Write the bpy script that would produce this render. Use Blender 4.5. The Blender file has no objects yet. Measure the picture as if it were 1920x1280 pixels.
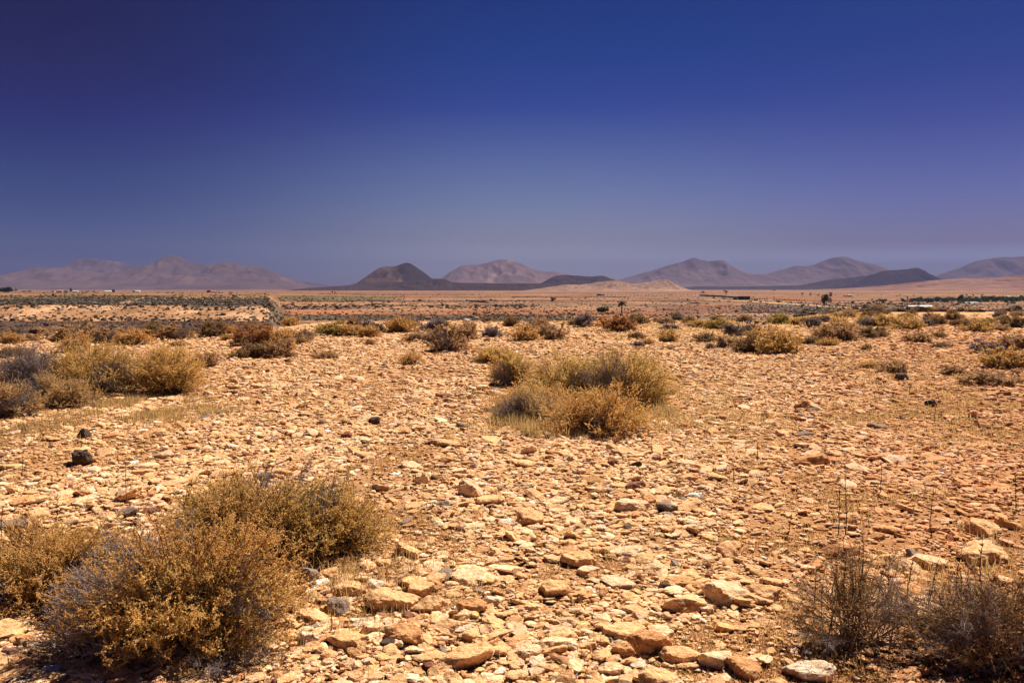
import bpy, bmesh, math, random
import numpy as np
from mathutils import Vector, Matrix

rng = np.random.default_rng(7)
random.seed(7)
R = math.radians
SC = bpy.context.scene
COL = SC.collection

# ------------------------------------------------------------------ camera
F = 1493.0
PITCH = math.atan(99 / F)
CT, ST = math.cos(PITCH), math.sin(PITCH)
CAMZ = 1.6
cam_d = bpy.data.cameras.new('camera')
cam_d.lens = 28.0; cam_d.sensor_width = 36.0; cam_d.sensor_fit = 'HORIZONTAL'
cam_d.clip_start = 0.05; cam_d.clip_end = 60000
cam = bpy.data.objects.new('camera', cam_d)
cam.location = (0, 0, CAMZ); cam.rotation_euler = (math.pi/2 - PITCH, 0, 0)
COL.objects.link(cam); SC.camera = cam

def ray(px, py):
    a, b = px - 960, 640 - py
    return np.array([a, F*CT + b*ST, -F*ST + b*CT])

# ------------------------------------------------------------------ noise
def _hash(ix, iy, seed):
    h = (ix.astype(np.int64)*374761393 + iy.astype(np.int64)*668265263 + seed*1442695041) & 0xffffffff
    h = ((h ^ (h >> 13)) * 1274126177) & 0xffffffff
    h = h ^ (h >> 16)
    return (h & 0xffff) / 65535.0

def vnoise(x, y, seed=0):
    x = np.asarray(x, float); y = np.asarray(y, float)
    ix = np.floor(x); iy = np.floor(y); fx = x-ix; fy = y-iy
    fx = fx*fx*(3-2*fx); fy = fy*fy*(3-2*fy)
    a = _hash(ix, iy, seed); b = _hash(ix+1, iy, seed); c = _hash(ix, iy+1, seed); d = _hash(ix+1, iy+1, seed)
    return (a*(1-fx)+b*fx)*(1-fy) + (c*(1-fx)+d*fx)*fy

def fbm(x, y, seed=0, octv=4, gain=0.5):
    s = 0; a = 1; t = 0
    x = np.asarray(x, float); y = np.asarray(y, float)
    for o in range(octv):
        s = s + a*vnoise(x*2**o + 17*o, y*2**o - 9*o, seed+o); t += a; a *= gain
    return s/t

def sm(x, a, b):
    t = np.clip((x-a)/(b-a), 0, 1)
    return t*t*(3-2*t)

def mix3(c1, c2, t):
    return np.asarray(c1)*(1-t[..., None]) + np.asarray(c2)*t[..., None]

# ------------------------------------------------------------------ terrain
LP = np.array([(0,0),(22,0),(30,-.15),(45,-1),(99,-4),(150,-6.1),(231,-8),(240,-8),(262,-5.4),(274,-4.1),(600,-3.9),(1300,-3.8),(1600,-8),(2500,-10.5),(40000,-10.5)])
CP = np.array([(0,0),(38,0),(42,-.15),(60,-2),(100,-5),(250,-10),(400,-10.5),(40000,-10.5)])
RP = np.array([(0,0),(52,0),(62,-.2),(90,-2),(150,-6),(300,-10),(430,-10.5),(40000,-10.5)])

def PX(X, Y):
    return 960 + F*X/np.maximum(Y, 1.0)

def T(X, Y):
    X = np.asarray(X, float); Y = np.asarray(Y, float)
    Yj = Y*(1 + .03*(vnoise(X/25, Y*0+3, 5)-.5))
    px = PX(X, Y)
    zl = np.interp(Yj, LP[:,0], LP[:,1]); zc = np.interp(Yj, CP[:,0], CP[:,1]); zr = np.interp(Yj, RP[:,0], RP[:,1])
    wr = sm(px, 1330, 1600)
    jit = 10*(vnoise(X/6, Y/6, 9)-.5)
    wn = 1-sm(px, 350, 650); wb = 1-sm(px+jit, 500, 526); wf = 1-sm(px, 300, 800)
    k1 = sm(Y, 130, 200); k2 = sm(Y, 1100, 1500)
    wl = (wn*(1-k1)+wb*k1)*(1-k2) + wf*k2
    z = (zc*(1-wr)+zr*wr)*(1-wl) + zl*wl
    near = 1-sm(Y, 60, 300)
    z = z + near*(.10*(fbm(X/5, Y/5, 1, 3)-.5) + .035*(fbm(X/.8, Y/.8, 2, 3)-.5))
    z = z + sm(Y, 80, 500)*.5*(fbm(X/30, Y/30, 3, 3)-.5)
    return z

_ys = np.geomspace(2, 15000, 5000)
def P(px, py, ymin=2):
    d = ray(px, py)
    X = _ys*d[0]/d[1]; Z = CAMZ + _ys*d[2]/d[1]
    below = (Z <= T(X, _ys)) & (_ys >= ymin)
    i = int(np.argmax(below)) if below.any() else len(_ys)-1
    y = _ys[i]; x = y*d[0]/d[1]
    return Vector((x, y, float(T(x, y))))
def PY(px, Y):
    """point on the ground at photo column px and depth Y"""
    x = Y*(px-960)/(F*CT)
    return Vector((x, Y, float(T(x, Y))))

# ------------------------------------------------------------------ helpers
def tag(o, label=None, cat=None, group=None, kind=None):
    if label: o['label'] = label
    if cat: o['category'] = cat
    if group: o['group'] = group
    if kind: o['kind'] = kind
    return o

def np_mesh(name, V, Fc, mat, col=None, smooth=False, k=None):
    """V (n,3), Fc (m,k) faces of k corners"""
    V = np.asarray(V, np.float32); Fc = np.asarray(Fc, np.int32)
    m = bpy.data.meshes.new(name)
    nf, k = Fc.shape
    m.vertices.add(len(V)); m.vertices.foreach_set('co', V.ravel())
    m.loops.add(nf*k); m.loops.foreach_set('vertex_index', Fc.ravel())
    m.polygons.add(nf)
    m.polygons.foreach_set('loop_start', np.arange(0, nf*k, k, dtype=np.int32))
    m.polygons.foreach_set('loop_total', np.full(nf, k, dtype=np.int32))
    m.polygons.foreach_set('use_smooth', np.full(nf, smooth, dtype=bool))
    m.update(calc_edges=True)
    if col is not None:
        a = m.color_attributes.new('Col', 'FLOAT_COLOR', 'POINT')
        c = np.ones((len(V), 4), np.float32); c[:, :3] = col
        a.data.foreach_set('color', c.ravel())
    m.materials.append(mat)
    return m

def link(name, mesh, parent=None, loc=None, rotz=0, scale=None):
    o = bpy.data.objects.new(name, mesh); COL.objects.link(o)
    if parent is not None: o.parent = parent
    if loc is not None: o.location = loc
    if rotz: o.rotation_euler = (0, 0, rotz)
    if scale is not None: o.scale = scale
    return o

def empty(name, loc, rotz=0):
    o = bpy.data.objects.new(name, None); COL.objects.link(o)
    o.location = loc; o.rotation_euler = (0, 0, rotz); o.empty_display_size = .1
    return o

def copy_tree(o, parent=None):
    c = o.copy(); COL.objects.link(c); c.parent = parent
    for ch in list(o.children):
        copy_tree(ch, c)
    return c

# ------------------------------------------------------------------ materials
def material(name, base=None, rough=.85, tint=None, noise=None, bump=None, attr=True, transl=0, spec=.25):
    """base colour from attribute Col or constant; noise: list of (scale, lo, hi); bump: list of (scale, dist, kind)"""
    m = bpy.data.materials.new(name); m.use_nodes = True
    nt = m.node_tree; N = nt.nodes; L = nt.links
    bs = N['Principled BSDF']; bs.inputs['Roughness'].default_value = rough
    bs.inputs['Specular IOR Level'].default_value = spec
    geo = N.new('ShaderNodeNewGeometry')
    if base is None:
        a = N.new('ShaderNodeAttribute'); a.attribute_name = 'Col'; cur = a.outputs['Color']
    else:
        r = N.new('ShaderNodeRGB'); r.outputs[0].default_value = (*base, 1); cur = r.outputs[0]
    for (sc_, lo, hi) in (noise or []):
        n = N.new('ShaderNodeTexNoise'); n.inputs['Scale'].default_value = sc_; n.inputs['Detail'].default_value = 3
        L.new(geo.outputs['Position'], n.inputs['Vector'])
        mr = N.new('ShaderNodeMapRange'); mr.inputs['From Min'].default_value = .3; mr.inputs['From Max'].default_value = .7
        mr.inputs['To Min'].default_value = lo; mr.inputs['To Max'].default_value = hi
        L.new(n.outputs['Fac'], mr.inputs['Value'])
        vm = N.new('ShaderNodeVectorMath'); vm.operation = 'SCALE'
        L.new(cur, vm.inputs[0]); L.new(mr.outputs[0], vm.inputs['Scale']); cur = vm.outputs[0]
    for (sc_, lo, hi, tc_) in (tint or []):
        n = N.new('ShaderNodeTexNoise'); n.inputs['Scale'].default_value = sc_; n.inputs['Detail'].default_value = 5; n.inputs['Roughness'].default_value = .65
        L.new(geo.outputs['Position'], n.inputs['Vector'])
        mr = N.new('ShaderNodeMapRange'); mr.inputs['From Min'].default_value = lo; mr.inputs['From Max'].default_value = hi; L.new(n.outputs['Fac'], mr.inputs['Value'])
        mx = N.new('ShaderNodeMix'); mx.data_type = 'RGBA'; mx.blend_type = 'MULTIPLY'; L.new(mr.outputs[0], mx.inputs[0]); L.new(cur, mx.inputs[6]); mx.inputs[7].default_value = (*tc_, 1); cur = mx.outputs[2]
    L.new(cur, bs.inputs['Base Color'])
    prev = None
    for (sc_, dist, kind) in (bump or []):
        if kind == 'v':
            n = N.new('ShaderNodeTexVoronoi'); n.inputs['Scale'].default_value = sc_; out = n.outputs['Distance']
        else:
            n = N.new('ShaderNodeTexNoise'); n.inputs['Scale'].default_value = sc_; n.inputs['Detail'].default_value = 4; out = n.outputs['Fac']
        L.new(geo.outputs['Position'], n.inputs['Vector'])
        b = N.new('ShaderNodeBump'); b.inputs['Distance'].default_value = dist; b.inputs['Strength'].default_value = 1
        b.invert = (kind == 'v')
        L.new(out, b.inputs['Height'])
        if prev: L.new(prev, b.inputs['Normal'])
        prev = b.outputs[0]
    if prev: L.new(prev, bs.inputs['Normal'])
    if transl:
        tr = N.new('ShaderNodeBsdfTranslucent'); L.new(cur, tr.inputs['Color'])
        mx = N.new('ShaderNodeMixShader'); mx.inputs[0].default_value = transl
        L.new(bs.outputs[0], mx.inputs[1]); L.new(tr.outputs[0], mx.inputs[2])
        L.new(mx.outputs[0], N['Material Output'].inputs['Surface'])
    return m

M_stone = material('limestone', tint=[(26, .53, .66, (.78, .60, .45)), (70, .56, .70, (.70, .62, .55))], noise=[(9, .84, 1.12), (55, .8, 1.14), (260, .86, 1.1)], bump=[(45, .012, 'n'), (210, .004, 'n')], rough=.93, spec=.1)
M_soil = material('dry_soil', noise=[(.35, .9, 1.1), (4, .85, 1.12), (35, .72, 1.22), (160, .75, 1.2)], bump=[(38, .012, 'v'), (120, .006, 'n')], rough=.95, spec=.05)
M_leaf = material('shrub_leaf', transl=.5, rough=.7, spec=.2)
M_twig = material('shrub_twig', rough=.9, spec=.1)
M_far = material('far_hill', noise=[(.004, .9, 1.1), (.03, .9, 1.08)], rough=1, spec=0)
M_plain = material('far_scrub', rough=.95, spec=0)
M_wall = material('painted_wall', noise=[(.8, .92, 1.05)], rough=.9)

# ------------------------------------------------------------------ ground sheet
def lerp(a, b, t): return a*(1-t[..., None]) + b*t[..., None]

TAN = np.array((.33, .17, .085)); TAN2 = np.array((.47, .265, .14)); REDB = np.array((.125, .052, .03)); PURP = np.array((.085, .045, .033))
SCR = np.array((.07, .052, .032)); ORG = np.array((.30, .115, .05)); FIELD = np.array((.205, .098, .052)); SOIL = np.array((.44, .22, .095))

def zone_color(X, Y):
    px = PX(X, Y)
    n1 = fbm(X/9, Y/9, 21, 4); n2 = fbm(X/60, Y/60, 22, 4); n3 = fbm(X/250, Y/400, 23, 4); n0 = fbm(X/1.3, Y/1.3, 24, 3)
    z = np.zeros(X.shape)
    # rubble plateau
    near = lerp(np.broadcast_to(SOIL, X.shape+(3,)), np.broadcast_to(np.array((.60,.34,.165)), X.shape+(3,)), sm(Y, 10, 34))
    near = near*(.86+.28*n0)[..., None]
    near = lerp(near, near*np.array((.9, .8, .72)), sm(px, 1250, 1800)*.8)
    # plain on the right and centre
    pl = lerp(np.broadcast_to(FIELD, X.shape+(3,)), np.broadcast_to(TAN, X.shape+(3,)), sm(n2, .4, .6))
    pl = lerp(pl, np.broadcast_to(SCR*1.5, X.shape+(3,)), sm(n1+.4*(n3-.5), .55, .72)*.75)
    pl = lerp(pl, np.broadcast_to(ORG*.9, X.shape+(3,)), sm(fbm(X/140, Y/200, 31, 2), .62, .68)*.8)
    # field terraces: long darker strips
    st = np.sin((Y + 25*(fbm(X/220, Y/220, 40, 2)-.5))*2*np.pi/(38+Y*.09))
    pl = lerp(pl, pl*np.array((.62, .52, .48)), sm(st, .6, .95)*sm(Y, 480, 620)*.9)
    e = 18*(fbm(X/30, Y/30, 33, 3)-.5)
    red = sm(px+e, 512, 530)*(1-sm(px+e, 640, 720))*sm(Y+e*.4, 365, 375)*(1-sm(Y+e*.4, 450, 462))
    pl = lerp(pl, np.broadcast_to(ORG*1.15, X.shape+(3,)), red)
    scr = sm(Y+e, 285, 300)*(1-sm(Y+e, 352, 368))*(1-sm(px, 1000, 1150))
    pl = lerp(pl, np.broadcast_to(SCR*1.25, X.shape+(3,)), scr*.85)
    gr = sm(px, 505, 530)*(1-sm(px+2*e, 700, 760))*sm(Y+e, 800, 830)*(1-sm(Y+e, 1150, 1300))
    pl = lerp(pl, np.broadcast_to(np.array((.12, .11, .045)), X.shape+(3,)), gr*.75)
    gy = sm(px+2*e, 1380, 1440)*(1-sm(px, 1640, 1760))*sm(Y+e, 380, 400)*(1-sm(Y+(px-1400)*.55+e, 640, 670))
    pl = lerp(pl, np.broadcast_to(np.array((.135, .09, .065)), X.shape+(3,)), gy*.85)
    rf = sm(px+e, 1390, 1430)*(1-sm(px+e, 1560, 1600))*sm(Y, 820, 850)*(1-sm(Y, 1250, 1350))
    pl = lerp(pl, np.broadcast_to(ORG*.8, X.shape+(3,)), rf*.8)
    br = sm(px, 1180, 1260)*(1-sm(px, 1420, 1500))*sm(Y+e, 380, 400)*(1-sm(Y+e, 520, 560))
    pl = lerp(pl, np.broadcast_to(REDB*1.25, X.shape+(3,)), br*.8)
    pl = lerp(pl, np.broadcast_to(TAN*np.array((.95, .9, .88)), X.shape+(3,)), sm(Y, 2600, 4500)*.7)
    n4 = fbm(X/3.5, Y/5, 44, 3); n5 = fbm(X/18, Y/26, 45, 4)
    pl = pl*(.62+.76*n4)[..., None]*(.72+.56*n5)[..., None]
    # left block
    lf = lerp(np.broadcast_to(REDB, X.shape+(3,)), np.broadcast_to(PURP, X.shape+(3,)), sm(Y+2*e, 125, 165))
    lf = lerp(lf, np.broadcast_to(ORG*.75, X.shape+(3,)), sm(n2, .5, .62)*(1-sm(Y, 100, 150))*.7)
    face = lerp(np.broadcast_to(TAN*1.02, X.shape+(3,)), np.broadcast_to(TAN2*1.12, X.shape+(3,)), sm(n1+.2*sm(px, 380, 500), .48, .66))
    lf = lerp(lf, face, sm(Y+.25*e, 233, 238))
    top = lerp(np.broadcast_to(SCR, X.shape+(3,)), np.broadcast_to(TAN*.8, X.shape+(3,)), sm(n5*.6+n2*.4+(Y-420)/2600, .50, .60))
    lf = lerp(lf, top, sm(Y+.8*e+6*(n1-.5), 271, 279))
    lf = lerp(lf, lerp(np.broadcast_to(FIELD*.85, X.shape+(3,)), np.broadcast_to(TAN, X.shape+(3,)), sm(n2, .5, .65)), sm(Y+3*e, 640, 900))
    lf = lf*(.62+.76*n4)[..., None]*(.74+.52*n5)[..., None]
    k1 = sm(Y, 130, 200); k2 = sm(Y, 1100, 1500)
    jit = 10*(vnoise(X/6, Y/6, 9)-.5)
    wl = ((1-sm(px, 350, 650))*(1-k1)+(1-sm(px+jit, 503, 523))*k1)*(1-k2) + (1-sm(px, 300, 800))*k2
    far = lerp(pl, lf, wl)
    rim = 31+ (1-wl)*9 + sm(px, 1330, 1600)*22
    mid = lerp(far, np.broadcast_to(FIELD*1.15, X.shape+(3,)), (1-sm(Y, 60, 250))*(1-wl))
    cor = sm(px+4*(n1-.5)*10, 498, 512)*(1-sm(px+60*(n5-.5), 520, 556))*sm(Y, 225, 236)*(1-sm(Y, 420, 700))
    mid = lerp(mid, np.broadcast_to(SCR*1.7, X.shape+(3,))*(.6+.8*n4)[..., None], cor*.85)
    c = lerp(near, mid, sm(Y+6*(n1-.5), rim, rim*1.12))
    return np.clip(c, .01, .9)

def build_ground():
    th = np.concatenate([np.arange(-180, -42, 6), np.arange(-42, 42, .12), np.arange(42, 180, 6), [180]])
    th = np.radians(th)
    rs = [.0, .6, 1.2, 1.8]; r = 1.8
    while r < 18000:
        r *= 1.003 if 222 < r < 345 else (1.011 if r < 3000 else 1.03)
        rs.append(r)
    rs = np.array(rs)
    RR, TH = np.meshgrid(rs, th, indexing='ij')
    X = RR*np.sin(TH); Y = RR*np.cos(TH)
    Z = T(X, Y)
    Cc = zone_color(X, Y)
    nr, nt = X.shape
    V = np.stack([X, Y, Z], -1).reshape(-1, 3)
    i = np.arange(nr-1)[:, None]*nt; j = np.arange(nt-1)[None, :]
    a = (i+j).ravel()
    Fc = np.stack([a, a+nt, a+nt+1, a+1], 1)
    m = np_mesh('ground', V, Fc, M_soil, Cc.reshape(-1, 3), smooth=True)
    o = link('ground', m); tag(o, kind='structure'); return o
build_ground()

def draped_strip(name, pts, width, color, lift=.05, halfw=None):
    """a track laid over the terrain through photo points (px, Y)"""
    P3 = []
    for (a, b) in zip(pts[:-1], pts[1:]):
        for t in np.linspace(0, 1, 24, endpoint=False):
            Y = a[1]+(b[1]-a[1])*t; px = a[0]+(b[0]-a[0])*t
            P3.append((Y*(px-960)/F, Y))
    P3 = np.array(P3)
    d = np.gradient(P3, axis=0); n = np.stack([-d[:, 1], d[:, 0]], 1); n /= np.linalg.norm(n, axis=1)[:, None]
    V = []; 
    w = width*(.75+.5*vnoise(np.arange(len(P3))/5, np.zeros(len(P3)), 77))/2
    rows = []
    for s in np.linspace(-1, 1, 5):
        q = P3 + n*(w*s)[:, None]
        rows.append(np.column_stack([q, T(q[:, 0], q[:, 1])+lift*(1-abs(s)*1.6)]))
    V = np.stack(rows, 1); nr, nt = V.shape[:2]
    a = (np.arange(nr-1)[:, None]*nt+np.arange(nt-1)[None, :]).ravel()
    Fc = np.stack([a, a+nt, a+nt+1, a+1], 1)
    c = np.asarray(color)[None, :]*(.85+.3*vnoise(V[..., 0].ravel()/3, V[..., 1].ravel()/3, 5))[:, None]
    o = link(name, np_mesh(name, V.reshape(-1, 3), Fc, M_soil, c, smooth=True)); tag(o, kind='structure'); return o

# ------------------------------------------------------------------ mountains and hills
def hills(name, prof, Yc, D, c1, c2, base=-14, seed=0, step=None, rough=1.0, shp=1.15, spur=.5, colfn=None, crest=.014, v0=-1.0):
    prof = np.array(prof, float)
    Xp = []; Zp = []
    for (px, py) in prof:
        d = ray(px, py); Xp.append(Yc*d[0]/d[1]); Zp.append(CAMZ+Yc*d[2]/d[1])
    Xp = np.array(Xp); Zp = np.array(Zp)
    n = max(60, int((Xp[-1]-Xp[0])/(Yc*.0016)))
    xs = np.linspace(Xp[0], Xp[-1], n)
    H = np.interp(xs, Xp, Zp)
    ker = np.array([1, 2, 1.])/4
    for _ in range(1): H = np.convolve(np.pad(H, 1, mode='edge'), ker, mode='valid')
    hmax = (Zp.max()-base)
    s = hmax
    H = H + crest*hmax*(fbm(xs/(s*.3), xs*0, seed+3, 4)-.5)*2*np.clip((H-base)/hmax, 0, 1)
    vs = np.linspace(-1, 1, 81); vs = np.sign(vs)*np.abs(vs)**1.25
    XX, VV = np.meshgrid(xs, vs)
    YY = Yc + VV*D
    wx = (fbm(XX/(s*1.2), YY/(s*1.2), seed, 4)-.5)
    av = np.clip(np.abs(VV), 0, 1)
    env = (1-av)**shp
    # displaced profile so that spurs run down towards the plain
    Xs = XX + av*s*1.6*wx*spur*2
    Hh = np.interp(Xs, xs, H)
    rid = 1-np.abs(2*fbm(XX/(s*.45), YY/(s*1.1), seed+9, 4)-1)
    gul = 1-np.abs(2*fbm(XX/(s*.16), YY/(s*.5), seed+19, 3)-1)
    k = env*(1-env)*4
    Z = base + (Hh-base)*env*(1 - rough*k*(.42*(1-rid) + .10*(1-gul)) + .22*k*(rid-.6))
    Z = Z - 6*(av > .999)
    n2 = fbm(XX/(s*.8), YY/(s*.8), seed+31, 5)
    c = lerp(np.broadcast_to(np.array(c1), XX.shape+(3,)), np.broadcast_to(np.array(c2), XX.shape+(3,)), sm(n2+.25*av-.12, .35, .68))
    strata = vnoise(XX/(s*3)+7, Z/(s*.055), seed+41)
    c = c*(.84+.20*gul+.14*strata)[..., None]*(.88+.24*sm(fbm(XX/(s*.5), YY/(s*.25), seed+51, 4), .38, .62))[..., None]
    if colfn is not None: c = colfn(c, XX, YY, Z, VV)
    V = np.stack([XX, YY, Z], -1).reshape(-1, 3); nt = n
    a = (np.arange(len(vs)-1)[:, None]*nt+np.arange(nt-1)[None, :]).ravel()
    Fc = np.stack([a, a+1, a+nt+1, a+nt], 1)
    o = link(name, np_mesh(name, V, Fc, M_far, c.reshape(-1, 3), smooth=True)); tag(o, kind='structure'); return o

BR = (.112, .066, .053); BR2 = (.148, .092, .073); LV = (.035, .021, .018); LV2 = (.05, .032, .027)
# left range: distant peak, then the long massif in front
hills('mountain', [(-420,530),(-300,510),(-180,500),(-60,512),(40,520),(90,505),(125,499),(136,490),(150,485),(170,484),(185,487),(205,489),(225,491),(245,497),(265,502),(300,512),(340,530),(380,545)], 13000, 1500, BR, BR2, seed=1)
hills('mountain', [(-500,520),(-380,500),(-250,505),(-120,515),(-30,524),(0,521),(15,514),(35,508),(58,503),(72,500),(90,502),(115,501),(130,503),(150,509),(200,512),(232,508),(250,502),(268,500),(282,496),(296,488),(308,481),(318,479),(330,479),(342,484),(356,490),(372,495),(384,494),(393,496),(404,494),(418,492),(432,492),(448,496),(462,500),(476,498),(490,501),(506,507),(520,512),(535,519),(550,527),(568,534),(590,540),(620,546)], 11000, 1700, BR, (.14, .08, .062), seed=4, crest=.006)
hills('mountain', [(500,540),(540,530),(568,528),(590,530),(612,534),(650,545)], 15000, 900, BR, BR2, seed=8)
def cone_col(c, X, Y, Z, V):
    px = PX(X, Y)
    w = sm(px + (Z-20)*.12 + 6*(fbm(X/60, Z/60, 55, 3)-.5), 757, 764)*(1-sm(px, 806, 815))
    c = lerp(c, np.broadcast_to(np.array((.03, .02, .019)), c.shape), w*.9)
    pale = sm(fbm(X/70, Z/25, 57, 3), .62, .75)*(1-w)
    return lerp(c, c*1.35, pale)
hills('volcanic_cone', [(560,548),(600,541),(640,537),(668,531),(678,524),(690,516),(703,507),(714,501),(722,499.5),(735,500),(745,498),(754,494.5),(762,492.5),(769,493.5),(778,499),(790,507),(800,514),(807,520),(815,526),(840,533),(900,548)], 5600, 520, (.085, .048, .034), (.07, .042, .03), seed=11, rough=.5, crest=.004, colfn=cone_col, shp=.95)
hills('lava_ridge', [(520,546),(580,539.5),(640,536),(700,531),(760,528),(806,523),(826,522.5),(838,524),(846,529),(870,530),(930,531),(990,531),(1060,532),(1120,536),(1200,545)], 5000, 260, LV2, (.045, .028, .023), seed=14, rough=.6, crest=.02)
def sunlit_stripe(c, X, Y, Z, V):
    px = PX(X, Y)
    w = sm(px-(950-(Z-30)*-.0), 0, 1)*0
    w = np.exp(-((px-(905+(Z)*.115))/7.5)**2)*(V < 0)  # sunlit band on the near slope, painted into the rock colour
    return lerp(c, c*1.5, w)
hills('mountain', [(700,545),(800,530),(828,522),(842,511),(856,503),(868,497),(882,496.5),(900,495.5),(912,493),(925,489),(938,486),(952,486.5),(964,489),(976,494),(988,500),(1000,506),(1020,509),(1045,510),(1065,514),(1110,530),(1160,545)], 12500, 1500, (.19, .112, .092), (.22, .132, .104), seed=17, rough=.7, colfn=sunlit_stripe)
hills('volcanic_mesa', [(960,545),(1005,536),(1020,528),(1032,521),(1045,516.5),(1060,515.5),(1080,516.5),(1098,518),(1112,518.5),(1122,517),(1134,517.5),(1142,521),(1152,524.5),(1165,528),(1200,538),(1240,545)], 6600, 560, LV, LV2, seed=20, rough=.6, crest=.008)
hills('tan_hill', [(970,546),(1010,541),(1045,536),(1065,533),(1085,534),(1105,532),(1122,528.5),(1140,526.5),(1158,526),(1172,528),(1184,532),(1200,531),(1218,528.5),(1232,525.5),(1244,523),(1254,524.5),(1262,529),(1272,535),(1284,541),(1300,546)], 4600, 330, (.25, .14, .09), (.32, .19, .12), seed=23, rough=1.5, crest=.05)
hills('mountain', [(1100,542),(1150,527),(1180,519),(1205,512),(1230,505),(1252,498),(1270,493),(1284,489),(1296,484),(1304,483.5),(1314,487),(1328,489.5),(1342,488),(1354,488),(1364,492),(1374,500),(1386,507),(1400,512),(1415,514),(1432,514),(1448,517),(1480,528),(1520,545)], 12800, 1500, (.158, .10, .09), (.182, .12, .105), seed=26, rough=.6)  # lighter mauve on the right ranges puts some distance haze into the rock colour
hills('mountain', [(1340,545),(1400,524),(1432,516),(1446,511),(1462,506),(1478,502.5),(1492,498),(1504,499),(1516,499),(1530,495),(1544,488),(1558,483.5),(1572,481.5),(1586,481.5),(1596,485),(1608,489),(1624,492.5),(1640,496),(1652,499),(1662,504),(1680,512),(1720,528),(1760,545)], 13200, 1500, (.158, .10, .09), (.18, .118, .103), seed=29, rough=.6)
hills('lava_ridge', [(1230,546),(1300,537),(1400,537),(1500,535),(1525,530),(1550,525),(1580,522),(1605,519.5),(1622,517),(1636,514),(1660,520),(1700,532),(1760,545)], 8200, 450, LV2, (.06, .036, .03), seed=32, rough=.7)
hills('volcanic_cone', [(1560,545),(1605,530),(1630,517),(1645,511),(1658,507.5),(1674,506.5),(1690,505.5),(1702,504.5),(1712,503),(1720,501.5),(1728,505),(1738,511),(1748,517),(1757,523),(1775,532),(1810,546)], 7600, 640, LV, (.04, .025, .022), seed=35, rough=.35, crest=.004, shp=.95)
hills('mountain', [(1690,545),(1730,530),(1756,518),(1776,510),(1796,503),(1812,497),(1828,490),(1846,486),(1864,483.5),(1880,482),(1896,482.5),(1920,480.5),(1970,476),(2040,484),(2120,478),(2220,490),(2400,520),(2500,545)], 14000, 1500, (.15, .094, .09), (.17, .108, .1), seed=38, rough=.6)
def slope_col(c, X, Y, Z, V):
    w = sm(fbm(X/260, Y/120, 61, 4), .53, .62)
    return lerp(c, c*np.array((.62, .5, .48)), w*.8)
hills('tan_hill', [(1500,546),(1600,541),(1660,536),(1700,531),(1740,526.5),(1780,523),(1830,521.5),(1870,520),(1920,516),(1990,510),(2080,512),(2200,520),(2400,540)], 6200, 1500, (.24, .125, .08), (.29, .155, .10), seed=41, rough=.5, crest=.01, colfn=slope_col)

# ------------------------------------------------------------------ stones
def ico(sub):
    bm = bmesh.new(); bmesh.ops.create_icosphere(bm, subdivisions=sub, radius=1)
    bm.verts.ensure_lookup_table()
    V = np.array([v.co[:] for v in bm.verts]); Fc = np.array([[v.index for v in f.verts] for f in bm.faces]); bm.free()
    return V, Fc
ICO = {k: ico(k) for k in (1, 2, 3, 4)}

def stone_shape(dirs, r, K=9, rough=.04):
    """convex chipped slab seen as a radius for each direction"""
    n = r.normal(size=(K, 3)); n[:, 2] *= .75; n /= np.linalg.norm(n, axis=1)[:, None]
    d = r.uniform(.55, .98, K)
    n = np.vstack([n, [0, 0, 1], [0, 0, -1]]); d = np.append(d, [r.uniform(.5, .8), .6])
    # tilt the top plane a little
    n[-2, :2] += r.normal(0, .12, 2); n[-2] /= np.linalg.norm(n[-2])
    dot = dirs@n.T
    rad = np.where(dot > .05, d/np.maximum(dot, .05), 9).min(1)
    rad = np.minimum(rad, 1.1)
    if rough:
        ph = r.uniform(0, 6, 6); q = dirs*rad[:, None]
        rad = rad*(1+rough*(np.sin(q[:, 0]*7+ph[0])*np.sin(q[:, 1]*6+ph[1]) + np.sin(q[:, 2]*9+ph[2])*np.sin(q[:, 0]*11+ph[3])*.7)
                   + rough*.5*r.normal(size=len(rad)))
    V = dirs*rad[:, None]
    return V

def shape_lib(sub, n, seed, rough):
    r = np.random.default_rng(seed)
    return np.stack([stone_shape(ICO[sub][0], r, K=r.integers(6, 12), rough=rough) for _ in range(n)])
LIB = {1: shape_lib(1, 40, 1, .10), 2: shape_lib(2, 70, 2, .065), 3: shape_lib(3, 70, 3, .05)}

STONE_COL = {'tan': (.74, .415, .195), 'pale': (.83, .53, .305), 'orange': (.58, .285, .12), 'red': (.27, .11, .065), 'grey': (.25, .18, .135), 'white': (.84, .78, .70), 'dark': (.095, .062, .047), 'pink': (.76, .55, .38)}

def rot_mats(yaw, tx, ty):
    cy, sy = np.cos(yaw), np.sin(yaw); n = len(yaw)
    A = np.zeros((n, 3, 3)); A[:, 0, 0] = cy; A[:, 0, 1] = -sy; A[:, 1, 0] = sy; A[:, 1, 1] = cy; A[:, 2, 2] = 1
    B = np.zeros((n, 3, 3)); c, s = np.cos(tx), np.sin(tx); B[:, 0, 0] = 1; B[:, 1, 1] = c; B[:, 1, 2] = -s; B[:, 2, 1] = s; B[:, 2, 2] = c
    Cc = np.zeros((n, 3, 3)); c, s = np.cos(ty), np.sin(ty); Cc[:, 1, 1] = 1; Cc[:, 0, 0] = c; Cc[:, 0, 2] = s; Cc[:, 2, 0] = -s; Cc[:, 2, 2] = c
    return B@Cc@A

def merged(lib, Fc, k, Rm, Sc, Tr, colr):
    V = np.einsum('nij,nvj->nvi', Rm, lib[k]*Sc[:, None, :]) + Tr[:, None, :]
    n, nv = V.shape[:2]
    Fo = (Fc[None]+(np.arange(n)*nv)[:, None, None]).reshape(-1, 3)
    return V.reshape(-1, 3), Fo, np.repeat(colr, nv, axis=0)

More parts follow.
